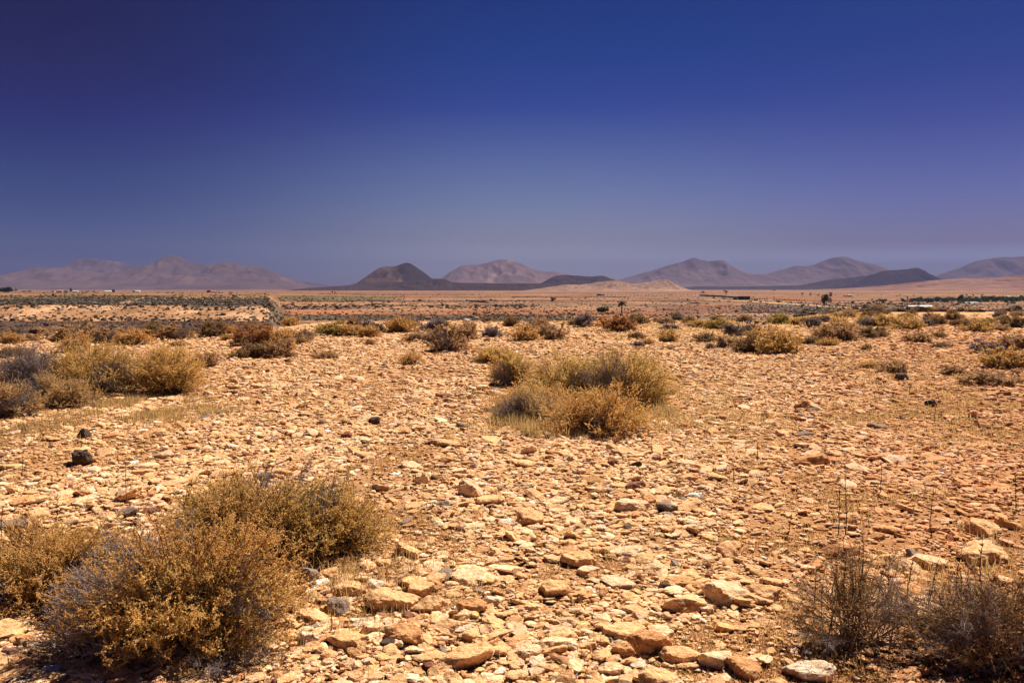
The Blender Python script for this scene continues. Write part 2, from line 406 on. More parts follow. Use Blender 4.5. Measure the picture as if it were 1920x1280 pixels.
def bare(X, Y):   # how bare the rubble is (patches of soil and ground cover)
    return sm(fbm(X/1.1+5, Y/1.1, 71, 3), .50, .66)

def sample_field():
    Xs, Ys, Ss = [], [], []
    edges = np.geomspace(2.3, 66, 40)
    sizes = np.geomspace(.015, .20, 24)
    for y0, y1 in zip(edges[:-1], edges[1:]):
        ym = (y0+y1)/2; smin = max(.0155, .0036*ym)
        A = (y1-y0)*(1.5*ym+4.5)
        for s0, s1 in zip(sizes[:-1], sizes[1:]):
            s = (s0*s1)**.5
            if s < smin: continue
            C = 1.15*min(1, (.08/s)**2.0)
            if ym > 12: C *= 1.1
            n = C*math.log(s1/s0)*A/(.55*s*s)
            n = int(n + rng.random())
            Xs.append(rng.uniform(-.5, .5, n)*(1.5*ym+4.5)); Ys.append(rng.uniform(y0, y1, n)); Ss.append(rng.uniform(s0, s1, n))
    return np.concatenate(Xs), np.concatenate(Ys), np.concatenate(Ss)

X, Y, S = sample_field()
px = PX(X, Y)
rimY = np.interp(px, [0, 350, 560, 700, 1300, 1500, 1900], [30, 31, 38, 41, 41, 55, 60])
keep = (Y < rimY*rng.uniform(.93, 1.04, len(Y))) & (rng.random(len(Y)) > bare(X, Y)*np.clip(.1/S, .4, .82)*.95)
X, Y, S, px = X[keep], Y[keep], S[keep], px[keep]
N = len(X)
classes = ['tan', 'pale', 'orange', 'pink', 'red', 'grey', 'white', 'dark']
pr = np.array([.55, .27, .11, .045, .014, .012, .003, .002])
cls = rng.choice(len(classes), N, p=pr/pr.sum())
cc = np.array([STONE_COL[c] for c in classes])[cls]
cc = cc*rng.normal(1, .09, (N, 1)).clip(.7, 1.25)*rng.normal(1, .02, (N, 3))
east = sm(px, 1250, 1900)
cc = cc*(1-east[:, None]*np.array([.12, .24, .30]))
print('stones', N)

# hand placed stones: x, base y, width, height in photo pixels, colour, label
HAND = [
 (157,872,42,25,'dark','large black angular boulder on the pale rubble above the near left shrub'),
 (158,822,26,13,'dark','smaller blackish stone a little beyond the large black boulder'),
 (238,970,42,16,'grey','flat grey brown slab behind the near shrub, beside a reddish stone'),
 (284,968,34,14,'red','flat reddish brown stone next to the grey brown slab'),
 (14,1000,60,22,'grey','grey brown slab at the very edge of the rubble behind the near shrub'),
 (577,1092,38,44,'grey','upright grey stone half hidden in the edge of the near shrub'),
 (632,1152,46,42,'grey','pointed dark grey stone with a light chip on open rubble'),
 (574,1210,44,40,'pink','rounded pinkish white stone at the foot of the near shrub'),
 (577,1264,30,18,'pink','small cream wedge stone below the rounded pinkish white stone'),
 (655,1120,54,36,'tan','flat tan slab with a dark shadow just behind the pointed grey stone'),
 (702,1108,40,26,'pink','pinkish chipped stone touching the flat tan slab'),
 (785,1120,60,42,'tan','chunky tan stone with a white chipped top'),
 (735,1146,84,38,'tan','broad low tan slab between the pointed grey stone and the white chip'),
 (805,1152,62,26,'tan','long low tan slab ending at the small bright white chip'),
 (766,1210,70,40,'orange','wide rough orange tan slab in the near rubble'),
 (700,1192,44,30,'pale','dull pale stone in front of the broad low tan slab'),
 (856,1148,14,18,'white','small bright white chip between two tan slabs'),
 (882,1152,58,32,'orange','orange tan slab with a dark underside beside the white chip'),
 (918,1138,36,34,'pink','cream pointed stone leaning on the orange tan slab'),
 (868,1192,30,25,'pink','rounded cream cobble beside a small dark grey one'),
 (892,1196,22,19,'grey','small dark grey cobble beside the rounded cream one'),
 (828,1210,24,18,'red','small rust red cobble in the near rubble'),
 (1085,1064,58,28,'tan','tan block with a black shaded face beside rusty ground cover'),
 (1100,1082,44,26,'pale','pale knobbly stone just in front of the tan block'),
 (995,984,60,24,'tan','long tan slab with a thin black shadow line below it'),
 (954,982,26,12,'white','bright white sliver of stone beside the long tan slab'),
 (792,908,30,32,'pale','pale round stone standing on edge in the middle rubble'),
 (884,932,46,38,'pale','pale flat stone leaning up towards the camera'),
 (1182,958,62,30,'pale','pale tan ridge shaped stone at the top of the near rubble'),
 (1250,960,42,24,'grey','dark grey cracked stone among tan rubble'),
 (1186,918,40,15,'red','flat reddish slab lying beyond the dark grey cracked stone'),
 (1146,872,20,13,'red','dark red block in front of the middle shrub'),
 (1194,878,18,15,'dark','small black block in front of the middle shrub'),
 (1232,864,22,13,'red','dark reddish pebble beyond the small black block'),
 (918,896,22,13,'grey','small grey brown triangular stone in the middle rubble'),
 (828,965,20,15,'red','rust red round stone near a grey one'),
 (830,950,28,13,'grey','flat blue grey stone near the rust red round one'),
 (1364,1136,82,52,'pale','largest pale slab with a broad flat top and white scar'),
 (1438,1128,58,40,'tan','tan stone with a hollow dark side next to the largest pale slab'),
 (1290,1150,72,38,'tan','thick tan slab with a black shadow on its near side'),
 (1328,1150,28,20,'pale','small squared pale cobble leaning against the thick tan slab'),
 (1283,1246,72,42,'tan','smooth curved tan boulder beside a black gap at the bottom edge'),
 (1345,1256,60,52,'pale','pale tilted block right of the black gap at the bottom edge'),
 (1400,1272,74,42,'orange','rough orange brown boulder with a cracked dark face at the bottom edge'),
 (1518,1280,80,48,'pink','pale boulder partly under the thin brown twigs at the bottom'),
 (1214,1228,74,54,'orange','pitted orange tan boulder with a deep black overhang'),
 (1172,1200,72,38,'tan','smooth flat tan slab above the pitted boulder'),
 (986,1232,60,26,'pale','pale slab bridging a dark gap near the bottom edge'),
 (1170,1232,46,38,'orange','grooved orange stone beside the pitted boulder'),
 (1142,1266,46,34,'pale','round whitish boulder below the grooved orange stone'),
 (1232,1290,72,40,'tan','broad tan slab cut by the bottom edge of the picture'),
 (865,1256,96,34,'tan','long tilted slab with a sharp black shadow under it'),
 (940,1235,26,30,'tan','upright tan cobble beside the long tilted slab'),
 (1248,1212,26,14,'red','small brick red stone wedged behind the smooth curved boulder'),
 (1432,1052,13,11,'white','tiny white pebble among rusty ground cover'),
 (1720,1056,50,22,'grey','dark brown overhanging slab behind the thin reddish shrub'),
 (1886,1176,64,36,'red','dark red brown slab with a black hollow at the picture edge'),
 (1842,1058,84,26,'tan','long flat tan slab in front of a dark crack, far side of the rubble'),
 (1840,1005,70,28,'tan','wide pale tan slab beyond the thin reddish shrub'),
 (1870,1130,22,14,'white','small white edged stone near the dark red brown slab'),
 (1746,763,21,15,'dark','isolated dark round stone in the far straw coloured rubble'),
 (1502,792,22,13,'red','dark maroon stone beyond the middle rubble'),
 (1463,889,13,12,'white','small white stone just beyond the pale ridge of slabs'),
 (1302,935,30,9,'white','thin white flake lying near the dark grey cracked stone'),
 (1306,856,9,9,'white','tiny white stone near the dark red pebbles'),
 (702,797,20,11,'dark','dark wedge shaped stone in the left middle rubble'),
 (650,822,22,15,'red','red brown cube shaped stone in the left middle rubble'),
 (868,803,27,11,'grey','grey brown slab with a black end beyond the pale round stone'),
 (884,748,13,10,'grey','small dark stone casting a black shadow beside the middle shrubs'),
 (828,746,26,11,'red','maroon pitted stone beside the middle shrubs'),
 (908,732,26,14,'pale','pale block against the foot of the middle shrubs'),
 (930,744,26,16,'pink','pinkish block against the foot of the middle shrubs'),
 (1022,802,25,12,'pale','pale stone tucked under the edge of the middle shrub'),
 (1520,872,54,19,'orange','sloping orange slab with a long black shadow'),
 (1645,806,34,12,'grey','flat brown slab in the far rubble'),
 (1690,713,22,9,'dark','low dark stone near the brown tuft of dry shrub'),
 (1100,752,8,6,'white','tiny white stone inside the middle shrub gap'),
 (875,606,14,12,'white','white boulder on the far rim of the rubble field'),
 (803,599,11,8,'pale','pale pointed boulder standing on the far rim'),
 (893,599,9,6,'pale','small pale boulder on the far rim next to the white one'),
 (97,629,8,6,'white','bright white stone low on the far rim, paired with a larger one'),
 (105,626,10,6,'white','larger bright white stone of the pair on the far rim'),
 (1776,652,6,4,'white','tiny white stone under a small dark shrub'),
 (1850,608,9,4,'white','white stone among the far dark shrubs'),
 (1823,593,7,4,'white','white stone on the far rim among low dark shrubs'),
]
HS = {s: None for s in (3, 4)}
def stone_obj(shape_seed, x, y, z, dims, yaw, tilt, color, label, group=None, sub=3):
    r = np.random.default_rng(shape_seed)
    V = stone_shape(ICO[sub][0], r, K=r.integers(5, 12), rough=.035)
    V = V*(1+.22*(vnoise(V[:, 0]*2.1+shape_seed, V[:, 1]*2.1+V[:, 2]*1.7, shape_seed)-.5) + .10*(vnoise(V[:, 0]*5+shape_seed, V[:, 1]*5-V[:, 2]*4, shape_seed+1)-.5))[:, None]
    V = V*np.array(dims)[None, :]
    vn = fbm(V[:, 0]/dims[0]*2.2+shape_seed, V[:, 1]/dims[0]*2.2+V[:, 2]/dims[0], shape_seed, 3)
    c = np.array(color)[None, :]*(.86+.28*vn)[:, None]
    m = np_mesh('stone', V, ICO[sub][1], M_stone, c)
    o = link('stone', m, loc=(x, y, z)); o.rotation_euler = (tilt[0], tilt[1], yaw)
    tag(o, label, 'stone', group); return o

hand_xy = []
LANDMARK = []
for i, (hx, hy, w, h, c, lab) in enumerate(HAND):
    p = P(hx, hy); pm = p.y/F
    rw = w*pm/2
    # visible height of a slab seen from above at this depression
    dep = math.atan2(CAMZ-p.z, p.y)
    rh = max(.25*rw, (h*pm - rw*1.0*math.sin(dep))/2)
    rh = min(max(rh, rw*(.85 if c == 'dark' else .4)), rw*.95)
    depth = rw*.72
    yaw = random.uniform(-.35, .35)
    stone_obj(1310+i, p.x*(1+depth*.8/p.y), p.y+depth*.8, p.z+rh*.5, (rw*1.16, depth*1.12, rh*1.45), yaw, (random.uniform(-.08, .2), random.uniform(-.2, .2)),
              np.array(STONE_COL[c])*random.uniform(.93, 1.05), lab, sub=4 if w > 40 else 3)
    hand_xy.append((p.x, p.y+depth*.8, rw))
    LANDMARK.append((p.x, p.y+depth*.8, lab))
H = np.array(hand_xy)
# clear loose stones that would sit inside the placed ones
hit = np.zeros(len(X), bool)
for hx, hy, hr in H:
    hit |= ((X-hx)**2 + (Y-hy)**2) < (hr*.8)**2
app = S/Y
inview = (px > 0) & (px < 1920) & (Y > 3.35)
order = np.argsort(-(app*inview*(~hit)))
nbig = 300-len(HAND)
big = order[:nbig]
rest = np.ones(len(X), bool); rest[big] = False; rest &= ~hit

yaw = rng.uniform(0, 2*np.pi, N); tx = rng.normal(0, .13, N); ty = rng.normal(0, .13, N)
steep = rng.random(N) < .24
tx[steep] *= 3; ty[steep] *= 2.5
asp = rng.uniform(.55, .95, N); thick = rng.uniform(.20, .44, N)
thick[S < .05] *= 1.25
dims = np.stack([S*.56, S*.56*asp, S*.56*thick], 1)
Zc = T(X, Y) + dims[:, 2]*np.where(S > .085, rng.uniform(.1, .75, N), rng.uniform(.3, 1.25, N))
Rm = rot_mats(yaw, tx, ty)
Tr = np.stack([X, Y, Zc], 1)

Vall, Fall, Call, off = [], [], [], 0
appx = S/Y*796
for sub, sel in ((3, rest & (appx > 9)), (2, rest & (appx <= 9) & (appx > 4.2)), (1, rest & (appx <= 4.2))):
    idx = np.nonzero(sel)[0]
    print('sub', sub, len(idx))
    V, Fo, c = merged(LIB[sub], ICO[sub][1], rng.integers(0, len(LIB[sub]), len(idx)), Rm[idx], dims[idx], Tr[idx], cc[idx])
    Vall.append(V); Fall.append(Fo+off); Call.append(c); off += len(V)
o = link('rubble', np_mesh('rubble', np.concatenate(Vall), np.concatenate(Fall), M_stone, np.concatenate(Call)))
tag(o, 'loose tan limestone rubble covering the whole near plain', 'rubble', kind='stuff')
del Vall, Fall, Call

# the larger loose stones as things of their own
STONE_NAMES = {'tan': 'tan', 'pale': 'pale', 'orange': 'orange brown', 'red': 'rust red', 'grey': 'grey brown', 'white': 'white', 'dark': 'blackish', 'pink': 'cream'}
used = {}
def stone_label(i):
    cn = STONE_NAMES[classes[cls[i]]]
    sh = 'flat' if thick[i] < .38 else ('chunky' if thick[i] > .52 else 'wedge shaped')
    if asp[i] < .66: sh = 'long ' + sh
    d = [(math.hypot(X[i]-lx, (Y[i]-ly)), k) for k, (lx, ly, _) in enumerate(LANDMARK)]
    d.sort()
    for rank in range(6):
        k = d[rank][1]; lx, ly, ll = LANDMARK[k]
        dx, dy = X[i]-lx, Y[i]-ly
        rel = ('to the right of' if dx > 0 else 'to the left of') if abs(dx) > abs(dy) else ('behind' if dy > 0 else 'in front of')
        short = ' '.join(w for w in SHORT[k].split())
        lab = f'{sh} {cn} stone {rel} the {short}'
        if lab not in used:
            used[lab] = 1; return lab
    return f'{sh} {cn} stone lying loose in the near rubble'
def shorten(l):
    ws = l.replace(',', '').split()
    stop = {'on', 'at', 'beside', 'behind', 'with', 'a', 'half', 'next', 'below', 'touching', 'between', 'ending', 'in', 'lying', 'leaning', 'standing', 'near', 'just', 'beyond', 'among', 'right', 'partly', 'bridging', 'cut', 'wedged', 'above', 'by', 'low', 'of', 'tucked', 'casting', 'against', 'under', 'inside', 'and', 'to'}
    out = []
    for w in ws:
        if w in stop and len(out) >= 2: break
        out.append(w)
    return ' '.join(out[:6])
SHORT = [shorten(l) for (_, _, l) in LANDMARK]
for i in big:
    o = stone_obj(5000+int(i), X[i], Y[i], Zc[i], tuple(dims[i]*1.08), yaw[i], (tx[i], ty[i]), cc[i], stone_label(i), 'larger loose stones of the rubble field', sub=4 if appx[i] > 26 else 3)

# ------------------------------------------------------------------ shrubs
PAL = {  # leaf colours: main, second, dead; share of dead
 'olive': ((.66, .43, .125), (.70, .42, .135), (.42, .30, .23), .10),
 'gold':  ((.78, .49, .16), (.72, .41, .135), (.36, .26, .18), .08),
 'brown': ((.58, .35, .15), (.62, .40, .17), (.34, .25, .20), .22),
 'rust':  ((.52, .25, .085), (.46, .22, .08), (.24, .14, .09), .12),
 'grey':  ((.32, .24, .22), (.38, .30, .27), (.24, .18, .17), .5),
 'dark':  ((.33, .215, .08), (.36, .22, .09), (.18, .13, .10), .2),
 'green': ((.40, .30, .06), (.46, .31, .08), (.22, .16, .10), .05),
 'umber': ((.36, .20, .10), (.42, .26, .12), (.24, .16, .12), .25),
 'straw': ((.55, .38, .15), (.48, .30, .11), (.34, .24, .14), .05),
}

def bez(p0, p1, p2, t):
    t = t[..., None]
    return p0*(1-t)**2 + p1*2*t*(1-t) + p2*t*t

def ribbons(P0, P1, w0, w1, col):
    """three sided tapered twigs from P0 to P1"""
    n = len(P0); d = P1-P0; L_ = np.linalg.norm(d, axis=1)[:, None]+1e-9; d = d/L_
    a = np.cross(d, rng.normal(size=(n, 3))); a /= np.linalg.norm(a, axis=1)[:, None]+1e-9; b = np.cross(d, a)
    V = []
    for (Q, w) in ((P0, w0), (P1, w1)):
        w = np.broadcast_to(np.asarray(w, float), (n,))[:, None]
        for ang in (0, 2.094, 4.189):
            V.append(Q + (a*math.cos(ang)+b*math.sin(ang))*w)
    V = np.stack(V, 1)
    f = np.array([[0, 1, 4, 3], [1, 2, 5, 4], [2, 0, 3, 5]])
    Fo = (f[None]+(np.arange(n)*6)[:, None, None]).reshape(-1, 4)
    return V.reshape(-1, 3), Fo, np.repeat(col, 6, axis=0)

def leaves(P0, d, ln, wd, col):
    """small diamond leaves rooted at P0 pointing along d"""
    n = len(P0); s = np.cross(d, rng.normal(size=(n, 3))); s /= np.linalg.norm(s, axis=1)[:, None]+1e-9
    up = np.cross(s, d)
    ln = ln[:, None]; wd = wd[:, None]
    V = np.stack([P0, P0+d*ln*.5+s*wd+up*wd*.4, P0+d*ln, P0+d*ln*.5-s*wd+up*wd*.4], 1)
    Fo = (np.array([[0, 1, 2, 3]])[None]+(np.arange(n)*4)[:, None, None]).reshape(-1, 4)
    return V.reshape(-1, 3), Fo, np.repeat(col, 4, axis=0)

def shrub_geo(rx, ry, h, nstem, ntwig, nleaf, pal, leaf=(.009, .0028), seed=0, wisp=0, hollow=None, deadpatch=None, lean=(0, 0), stemw=.004, twl=.30, cover=1.0):
    """returns stems, foliage, dead twigs as (V,F,C)"""
    global rng
    rng = np.random.default_rng(seed)
    c1, c2, c3, dead = PAL[pal]
    # stems: from the root crown out to the dome
    az = rng.uniform(0, 2*np.pi, nstem); el = np.arcsin(rng.uniform(.02, 1, nstem)**.75)
    rad = rng.uniform(.6, 1.0, nstem)*(.78+.44*vnoise(az*1.3+seed, el*2.5, seed))
    tip = np.stack([np.cos(az)*np.cos(el)*rx*rad + lean[0], np.sin(az)*np.cos(el)*ry*rad + lean[1], np.sin(el)*h*rad+.02], 1)
    base = np.stack([rng.normal(0, .16, nstem)*rx, rng.normal(0, .16, nstem)*ry, np.full(nstem, -.01)], 1)
    ctrl = (base+tip)/2 + rng.normal(0, .10, (nstem, 3))*np.array([rx, ry, h]); ctrl[:, 2] += rng.uniform(-.12, .28, nstem)*h
    ctrl[:, 2] = np.maximum(ctrl[:, 2], .01)
    segs = 5
    SV, SF, SCc = [], [], []
    woody = np.array((.17, .115, .08)); greyw = np.array((.28, .22, .20))
    isdead = vnoise(tip[:, 0]/rx*1.7+seed*3.1, tip[:, 1]/ry*1.7+tip[:, 2]/h, seed+2) > (1-dead*1.15)
    if deadpatch is not None:
        for (dx, dy, dz, dr) in deadpatch:
            isdead |= (((tip[:, 0]-dx*rx)/rx)**2+((tip[:, 1]-dy*ry)/ry)**2+((tip[:, 2]-dz*h)/h)**2) < dr*dr
    offv = 0
    for k in range(segs):
        a = bez(base, ctrl, tip, np.full(nstem, k/segs)); b = bez(base, ctrl, tip, np.full(nstem, (k+1)/segs))
        w0 = stemw*(1-.75*k/segs); w1 = stemw*(1-.75*(k+1)/segs)
        colr = np.where(isdead[:, None], greyw, woody)*rng.uniform(.8, 1.2, (nstem, 1))
        V, Fo, c = ribbons(a, b, w0, w1, colr); SV.append(V); SF.append(Fo+offv); SCc.append(c); offv += len(V)
    # twigs
    pick = rng.integers(0, nstem, ntwig); t = rng.uniform(.35, 1.0, ntwig)**.8
    a = bez(base[pick], ctrl[pick], tip[pick], t)
    dirn = (tip[pick]-ctrl[pick]); dirn /= np.linalg.norm(dirn, axis=1)[:, None]+1e-9
    dd = dirn*.75 + rng.normal(0, .55, (ntwig, 3)); dd[:, 2] += .30; dd /= np.linalg.norm(dd, axis=1)[:, None]
    size = (rx+ry+h)/3
    tl = twl*size*rng.uniform(.35, 1.1, ntwig)*(1.15-.55*t)
    b = a+dd*tl[:, None]; b[:, 2] = np.maximum(b[:, 2], .005)
    twd = isdead[pick]
    colr = np.where(twd[:, None], greyw*rng.uniform(.75, 1.25, (ntwig, 1)), (np.array(c2)*.75)*rng.uniform(.7, 1.15, (ntwig, 1)))
    V, Fo, c = ribbons(a, b, stemw*.28, stemw*.12, colr)
    DV = [V]; DF = [Fo]; DC = [c]
    # fine dead twiglets
    nd = twd.sum()
    if nd:
        ii = np.repeat(np.nonzero(twd)[0], 5); tt = rng.uniform(.2, 1, len(ii))[:, None]
        q = a[ii]*(1-tt)+b[ii]*tt; e = dd[ii]+rng.normal(0, .7, (len(ii), 3)); e /= np.linalg.norm(e, axis=1)[:, None]
        q2 = q+e*(tl[ii]*rng.uniform(.2, .5, len(ii)))[:, None]
        V2, F2, c2_ = ribbons(q, q2, stemw*.16, stemw*.06, greyw*rng.uniform(.6, 1.3, (len(ii), 1)))
        DF.append(F2+len(V)); DV.append(V2); DC.append(c2_)
    # leaves along living twigs
    live = np.nonzero(~twd)[0]
    k = rng.choice(live, nleaf) if len(live) else np.zeros(nleaf, int)
    tt = rng.uniform(0, 1.05, nleaf)[:, None]
    q = a[k]*(1-tt)+b[k]*tt
    e = dd[k]*(.5+wisp) + rng.normal(0, .6/(1+wisp), (nleaf, 3)); e /= np.linalg.norm(e, axis=1)[:, None]
    zone = vnoise(q[:, 0]/rx*1.6+seed, q[:, 1]/ry*1.6+q[:, 2]/h*1.2, seed+5)
    mixv = sm(zone + .25*(rng.random(nleaf)-.5), .3, .7)
    colr = np.array(c1)[None]*(1-mixv[:, None])+np.array(c2)[None]*mixv[:, None]
    colr = colr*rng.uniform(.7, 1.35, (nleaf, 1))
    dr = rng.random(nleaf) < dead*.5
    colr[dr] = np.array(c3)*rng.uniform(.8, 1.4, (dr.sum(), 1))
    ln = leaf[0]*rng.uniform(.6, 1.5, nleaf); wd = leaf[1]*rng.uniform(.7, 1.4, nleaf)
    LVv = leaves(q, e, ln, wd, colr.clip(0, 1))
    LVv[0][:, 2] = np.maximum(LVv[0][:, 2], -.01)
    return (np.concatenate(SV), np.concatenate(SF), np.concatenate(SCc)), LVv, (np.concatenate(DV), np.concatenate(DF), np.concatenate(DC))

def hero_shrub(px, py, w, h, pal, label, seed, nstem=170, ntwig=1500, nleaf=26000, ryf=.8, **kw):
    p = P(px, py); pm = p.y/F
    rx = w*pm/2*1.15
    for _ in range(4): cy = p.y + rx*ryf*.85; rx = w*cy/F/2*1.15
    ry = rx*ryf; cx = p.x*cy/p.y
    z = float(T(cx, cy)); c = Vector((cx, cy, z))
    hm = h*cy/F
    # the dome's far side also shows above its near side: take that off
    dep = math.atan2(CAMZ-z, cy)
    hm = max(.4*hm, hm*1.12 - ry*.9*math.sin(dep))
    e = empty('shrub', c); tag(e, label, 'shrub')
    s, l, d = shrub_geo(rx, ry, hm, nstem, ntwig, nleaf, pal, seed=seed, **kw)
    link('stem', np_mesh('stem', *s[:2], M_twig, s[2]), e)
    link('foliage', np_mesh('foliage', *l[:2], M_leaf, l[2]), e)
    link('twigs', np_mesh('twigs', *d[:2], M_twig, d[2]), e)
    return e

# near shrubs that fill the lower left
hero_shrub(350,1284,480,288,'gold','large golden brown shrub at the bottom with a black shadow gap beneath it',101, nstem=620, ntwig=12000, nleaf=125000, leaf=(.0072,.0028), ryf=.72, deadpatch=[(-.75,.0,.55,.45),(-.3,.3,1.0,.3)], stemw=.004, twl=.165)
hero_shrub(470,1085,370,200,'olive','olive tinged shrub rising behind the large golden brown one',102, nstem=480, ntwig=8500, nleaf=105000, leaf=(.0085,.0028), deadpatch=[(.2,.3,1.0,.42)], stemw=.004, twl=.165)
hero_shrub(625,1062,240,150,'olive','thin spreading shrub with straw at its foot, beside the olive tinged one',103, nstem=260, ntwig=3600, nleaf=26000, leaf=(.0095,.0032), deadpatch=[(-.3,0,.9,.4)], stemw=.004, twl=.3)
hero_shrub(105,1172,390,165,'gold','golden shrub cut by the picture edge beside the large one',104, nstem=360, ntwig=6500, nleaf=75000, leaf=(.0075,.0028), deadpatch=[(.8,0,.5,.45)], stemw=.005, twl=.26)
hero_shrub(195,1190,200,125,'gold','small golden tuft between the edge shrub and the large golden brown one',122, nstem=220, ntwig=3200, nleaf=30000, leaf=(.0075,.0028), stemw=.004, twl=.2)
hero_shrub(245,1140,270,120,'grey','grey dead twigs standing between the two golden shrubs',109, nstem=150, ntwig=1700, nleaf=2500, leaf=(.008,.003), stemw=.004, twl=.32)
hero_shrub(190,1265,260,130,'grey','dead grey tangle of twigs under the large golden brown shrub',105, nstem=150, ntwig=1500, nleaf=2500, leaf=(.008,.003), stemw=.004, twl=.32)
hero_shrub(420,1296,260,80,'brown','low mat of dead brown grey twigs in front of the large golden shrub',106, nstem=90, ntwig=900, nleaf=1500, leaf=(.008,.003), stemw=.003, twl=.35)
# lower right
hero_shrub(1605,1262,300,205,'umber','sparse brown see-through shrub with upright dark stalks',107, nstem=100, ntwig=2600, nleaf=6500, leaf=(.008,.0026), stemw=.003, twl=.36)
hero_shrub(1860,1310,340,200,'umber','dense dark twiggy shrub in the bottom corner',108, nstem=240, ntwig=5200, nleaf=9000, leaf=(.009,.0034), stemw=.004, twl=.3)
# middle clump
hero_shrub(1165,772,210,112,'olive','tall yellow green shrub with a dark grey hollow in its face',110, nstem=300, ntwig=3960, nleaf=45000, leaf=(0.0225,0.0036), wisp=.8, deadpatch=[(-.35,-.5,.7,.42)], stemw=.006, twl=.34)
hero_shrub(1075,766,210,98,'olive','yellow green shrub joined to the tall one with the grey hollow',111, nstem=270, ntwig=3600, nleaf=39000, leaf=(0.0225,0.0036), wisp=.8, deadpatch=[(.3,-.7,.3,.45)], stemw=.006, twl=.34)
hero_shrub(1005,778,170,58,'gold','low golden shrub filling the gap beside the rounded golden one',121, nstem=220, ntwig=2400, nleaf=20000, leaf=(.022,.0036), wisp=.8, stemw=.004, twl=.34)
hero_shrub(1128,826,235,86,'gold','rounded golden shrub in front of the yellow green pair',112, nstem=300, ntwig=3960, nleaf=45000, leaf=(0.0165,0.0036), wisp=.4, stemw=.005, twl=.3)
hero_shrub(992,800,150,64,'brown','low straw brown shrub with grey stems beside the rounded golden one',113, nstem=225, ntwig=2700, nleaf=18000, leaf=(0.0225,0.0029), wisp=.9, deadpatch=[(-.5,-.3,.5,.5)], stemw=.005, twl=.4)
hero_shrub(958,727,95,60,'olive','shrub with pale grey dead stems behind two pale blocks',114, nstem=225, ntwig=2520, nleaf=22500, leaf=(0.0225,0.0036), wisp=.8, deadpatch=[(-.4,-.6,.3,.5)], stemw=.006, twl=.34)
hero_shrub(925,682,88,26,'olive','low olive cushion just behind the shrub with grey dead stems',115, nstem=180, ntwig=2160, nleaf=18000, leaf=(0.0263,0.0043), wisp=.6, stemw=.006)
# left middle clump
hero_shrub(185,748,190,105,'olive','broad olive shrub of the left clump with a black hollow',116, nstem=300, ntwig=3960, nleaf=42000, leaf=(0.0225,0.0036), wisp=.7, deadpatch=[(.5,-.5,.4,.4)], stemw=.006, twl=.34)
hero_shrub(312,745,160,92,'gold','golden orange shrub at the end of the left clump above pale straw',117, nstem=300, ntwig=3960, nleaf=42000, leaf=(0.0225,0.0036), wisp=.7, stemw=.006, twl=.34)
hero_shrub(55,750,140,95,'grey','grey purple dead shrub of the left clump',118, nstem=255, ntwig=3420, nleaf=12000, leaf=(0.0188,0.0029), stemw=.006, twl=.4)
hero_shrub(110,772,150,62,'brown','low brown shrub in front of the grey purple dead one',119, nstem=225, ntwig=2880, nleaf=24000, leaf=(0.0225,0.0036), wisp=.7, stemw=.005, twl=.36)
hero_shrub(20,788,110,66,'brown','rusty brown shrub cut by the picture edge in front of the left clump',120, nstem=210, ntwig=2700, nleaf=22500, leaf=(0.0225,0.0036), wisp=.7, stemw=.005, twl=.36)

# shrub prototypes for the farther ones: one mesh each, radius one
PROTO = {}
def proto(pal, k):
    key = (pal, k)
    if key not in PROTO:
        sd = 300+k*17+sum(map(ord, pal))
        s, l, d = shrub_geo(1, 1, 1, 120, 800, 8500, pal, leaf=(.085, .014), seed=sd, wisp=.5, stemw=.012, twl=.30)
        l = (l[0], l[1], l[2]*np.array((.82, .76, .80)))
        V = np.concatenate([s[0], l[0], d[0]]); Fo = np.concatenate([s[1], l[1]+len(s[0]), d[1]+len(s[0])+len(l[0])]); c = np.concatenate([s[2], l[2], d[2]])
        PROTO[key] = np_mesh('shrub', V, Fo, M_leaf, c)
    return PROTO[key]

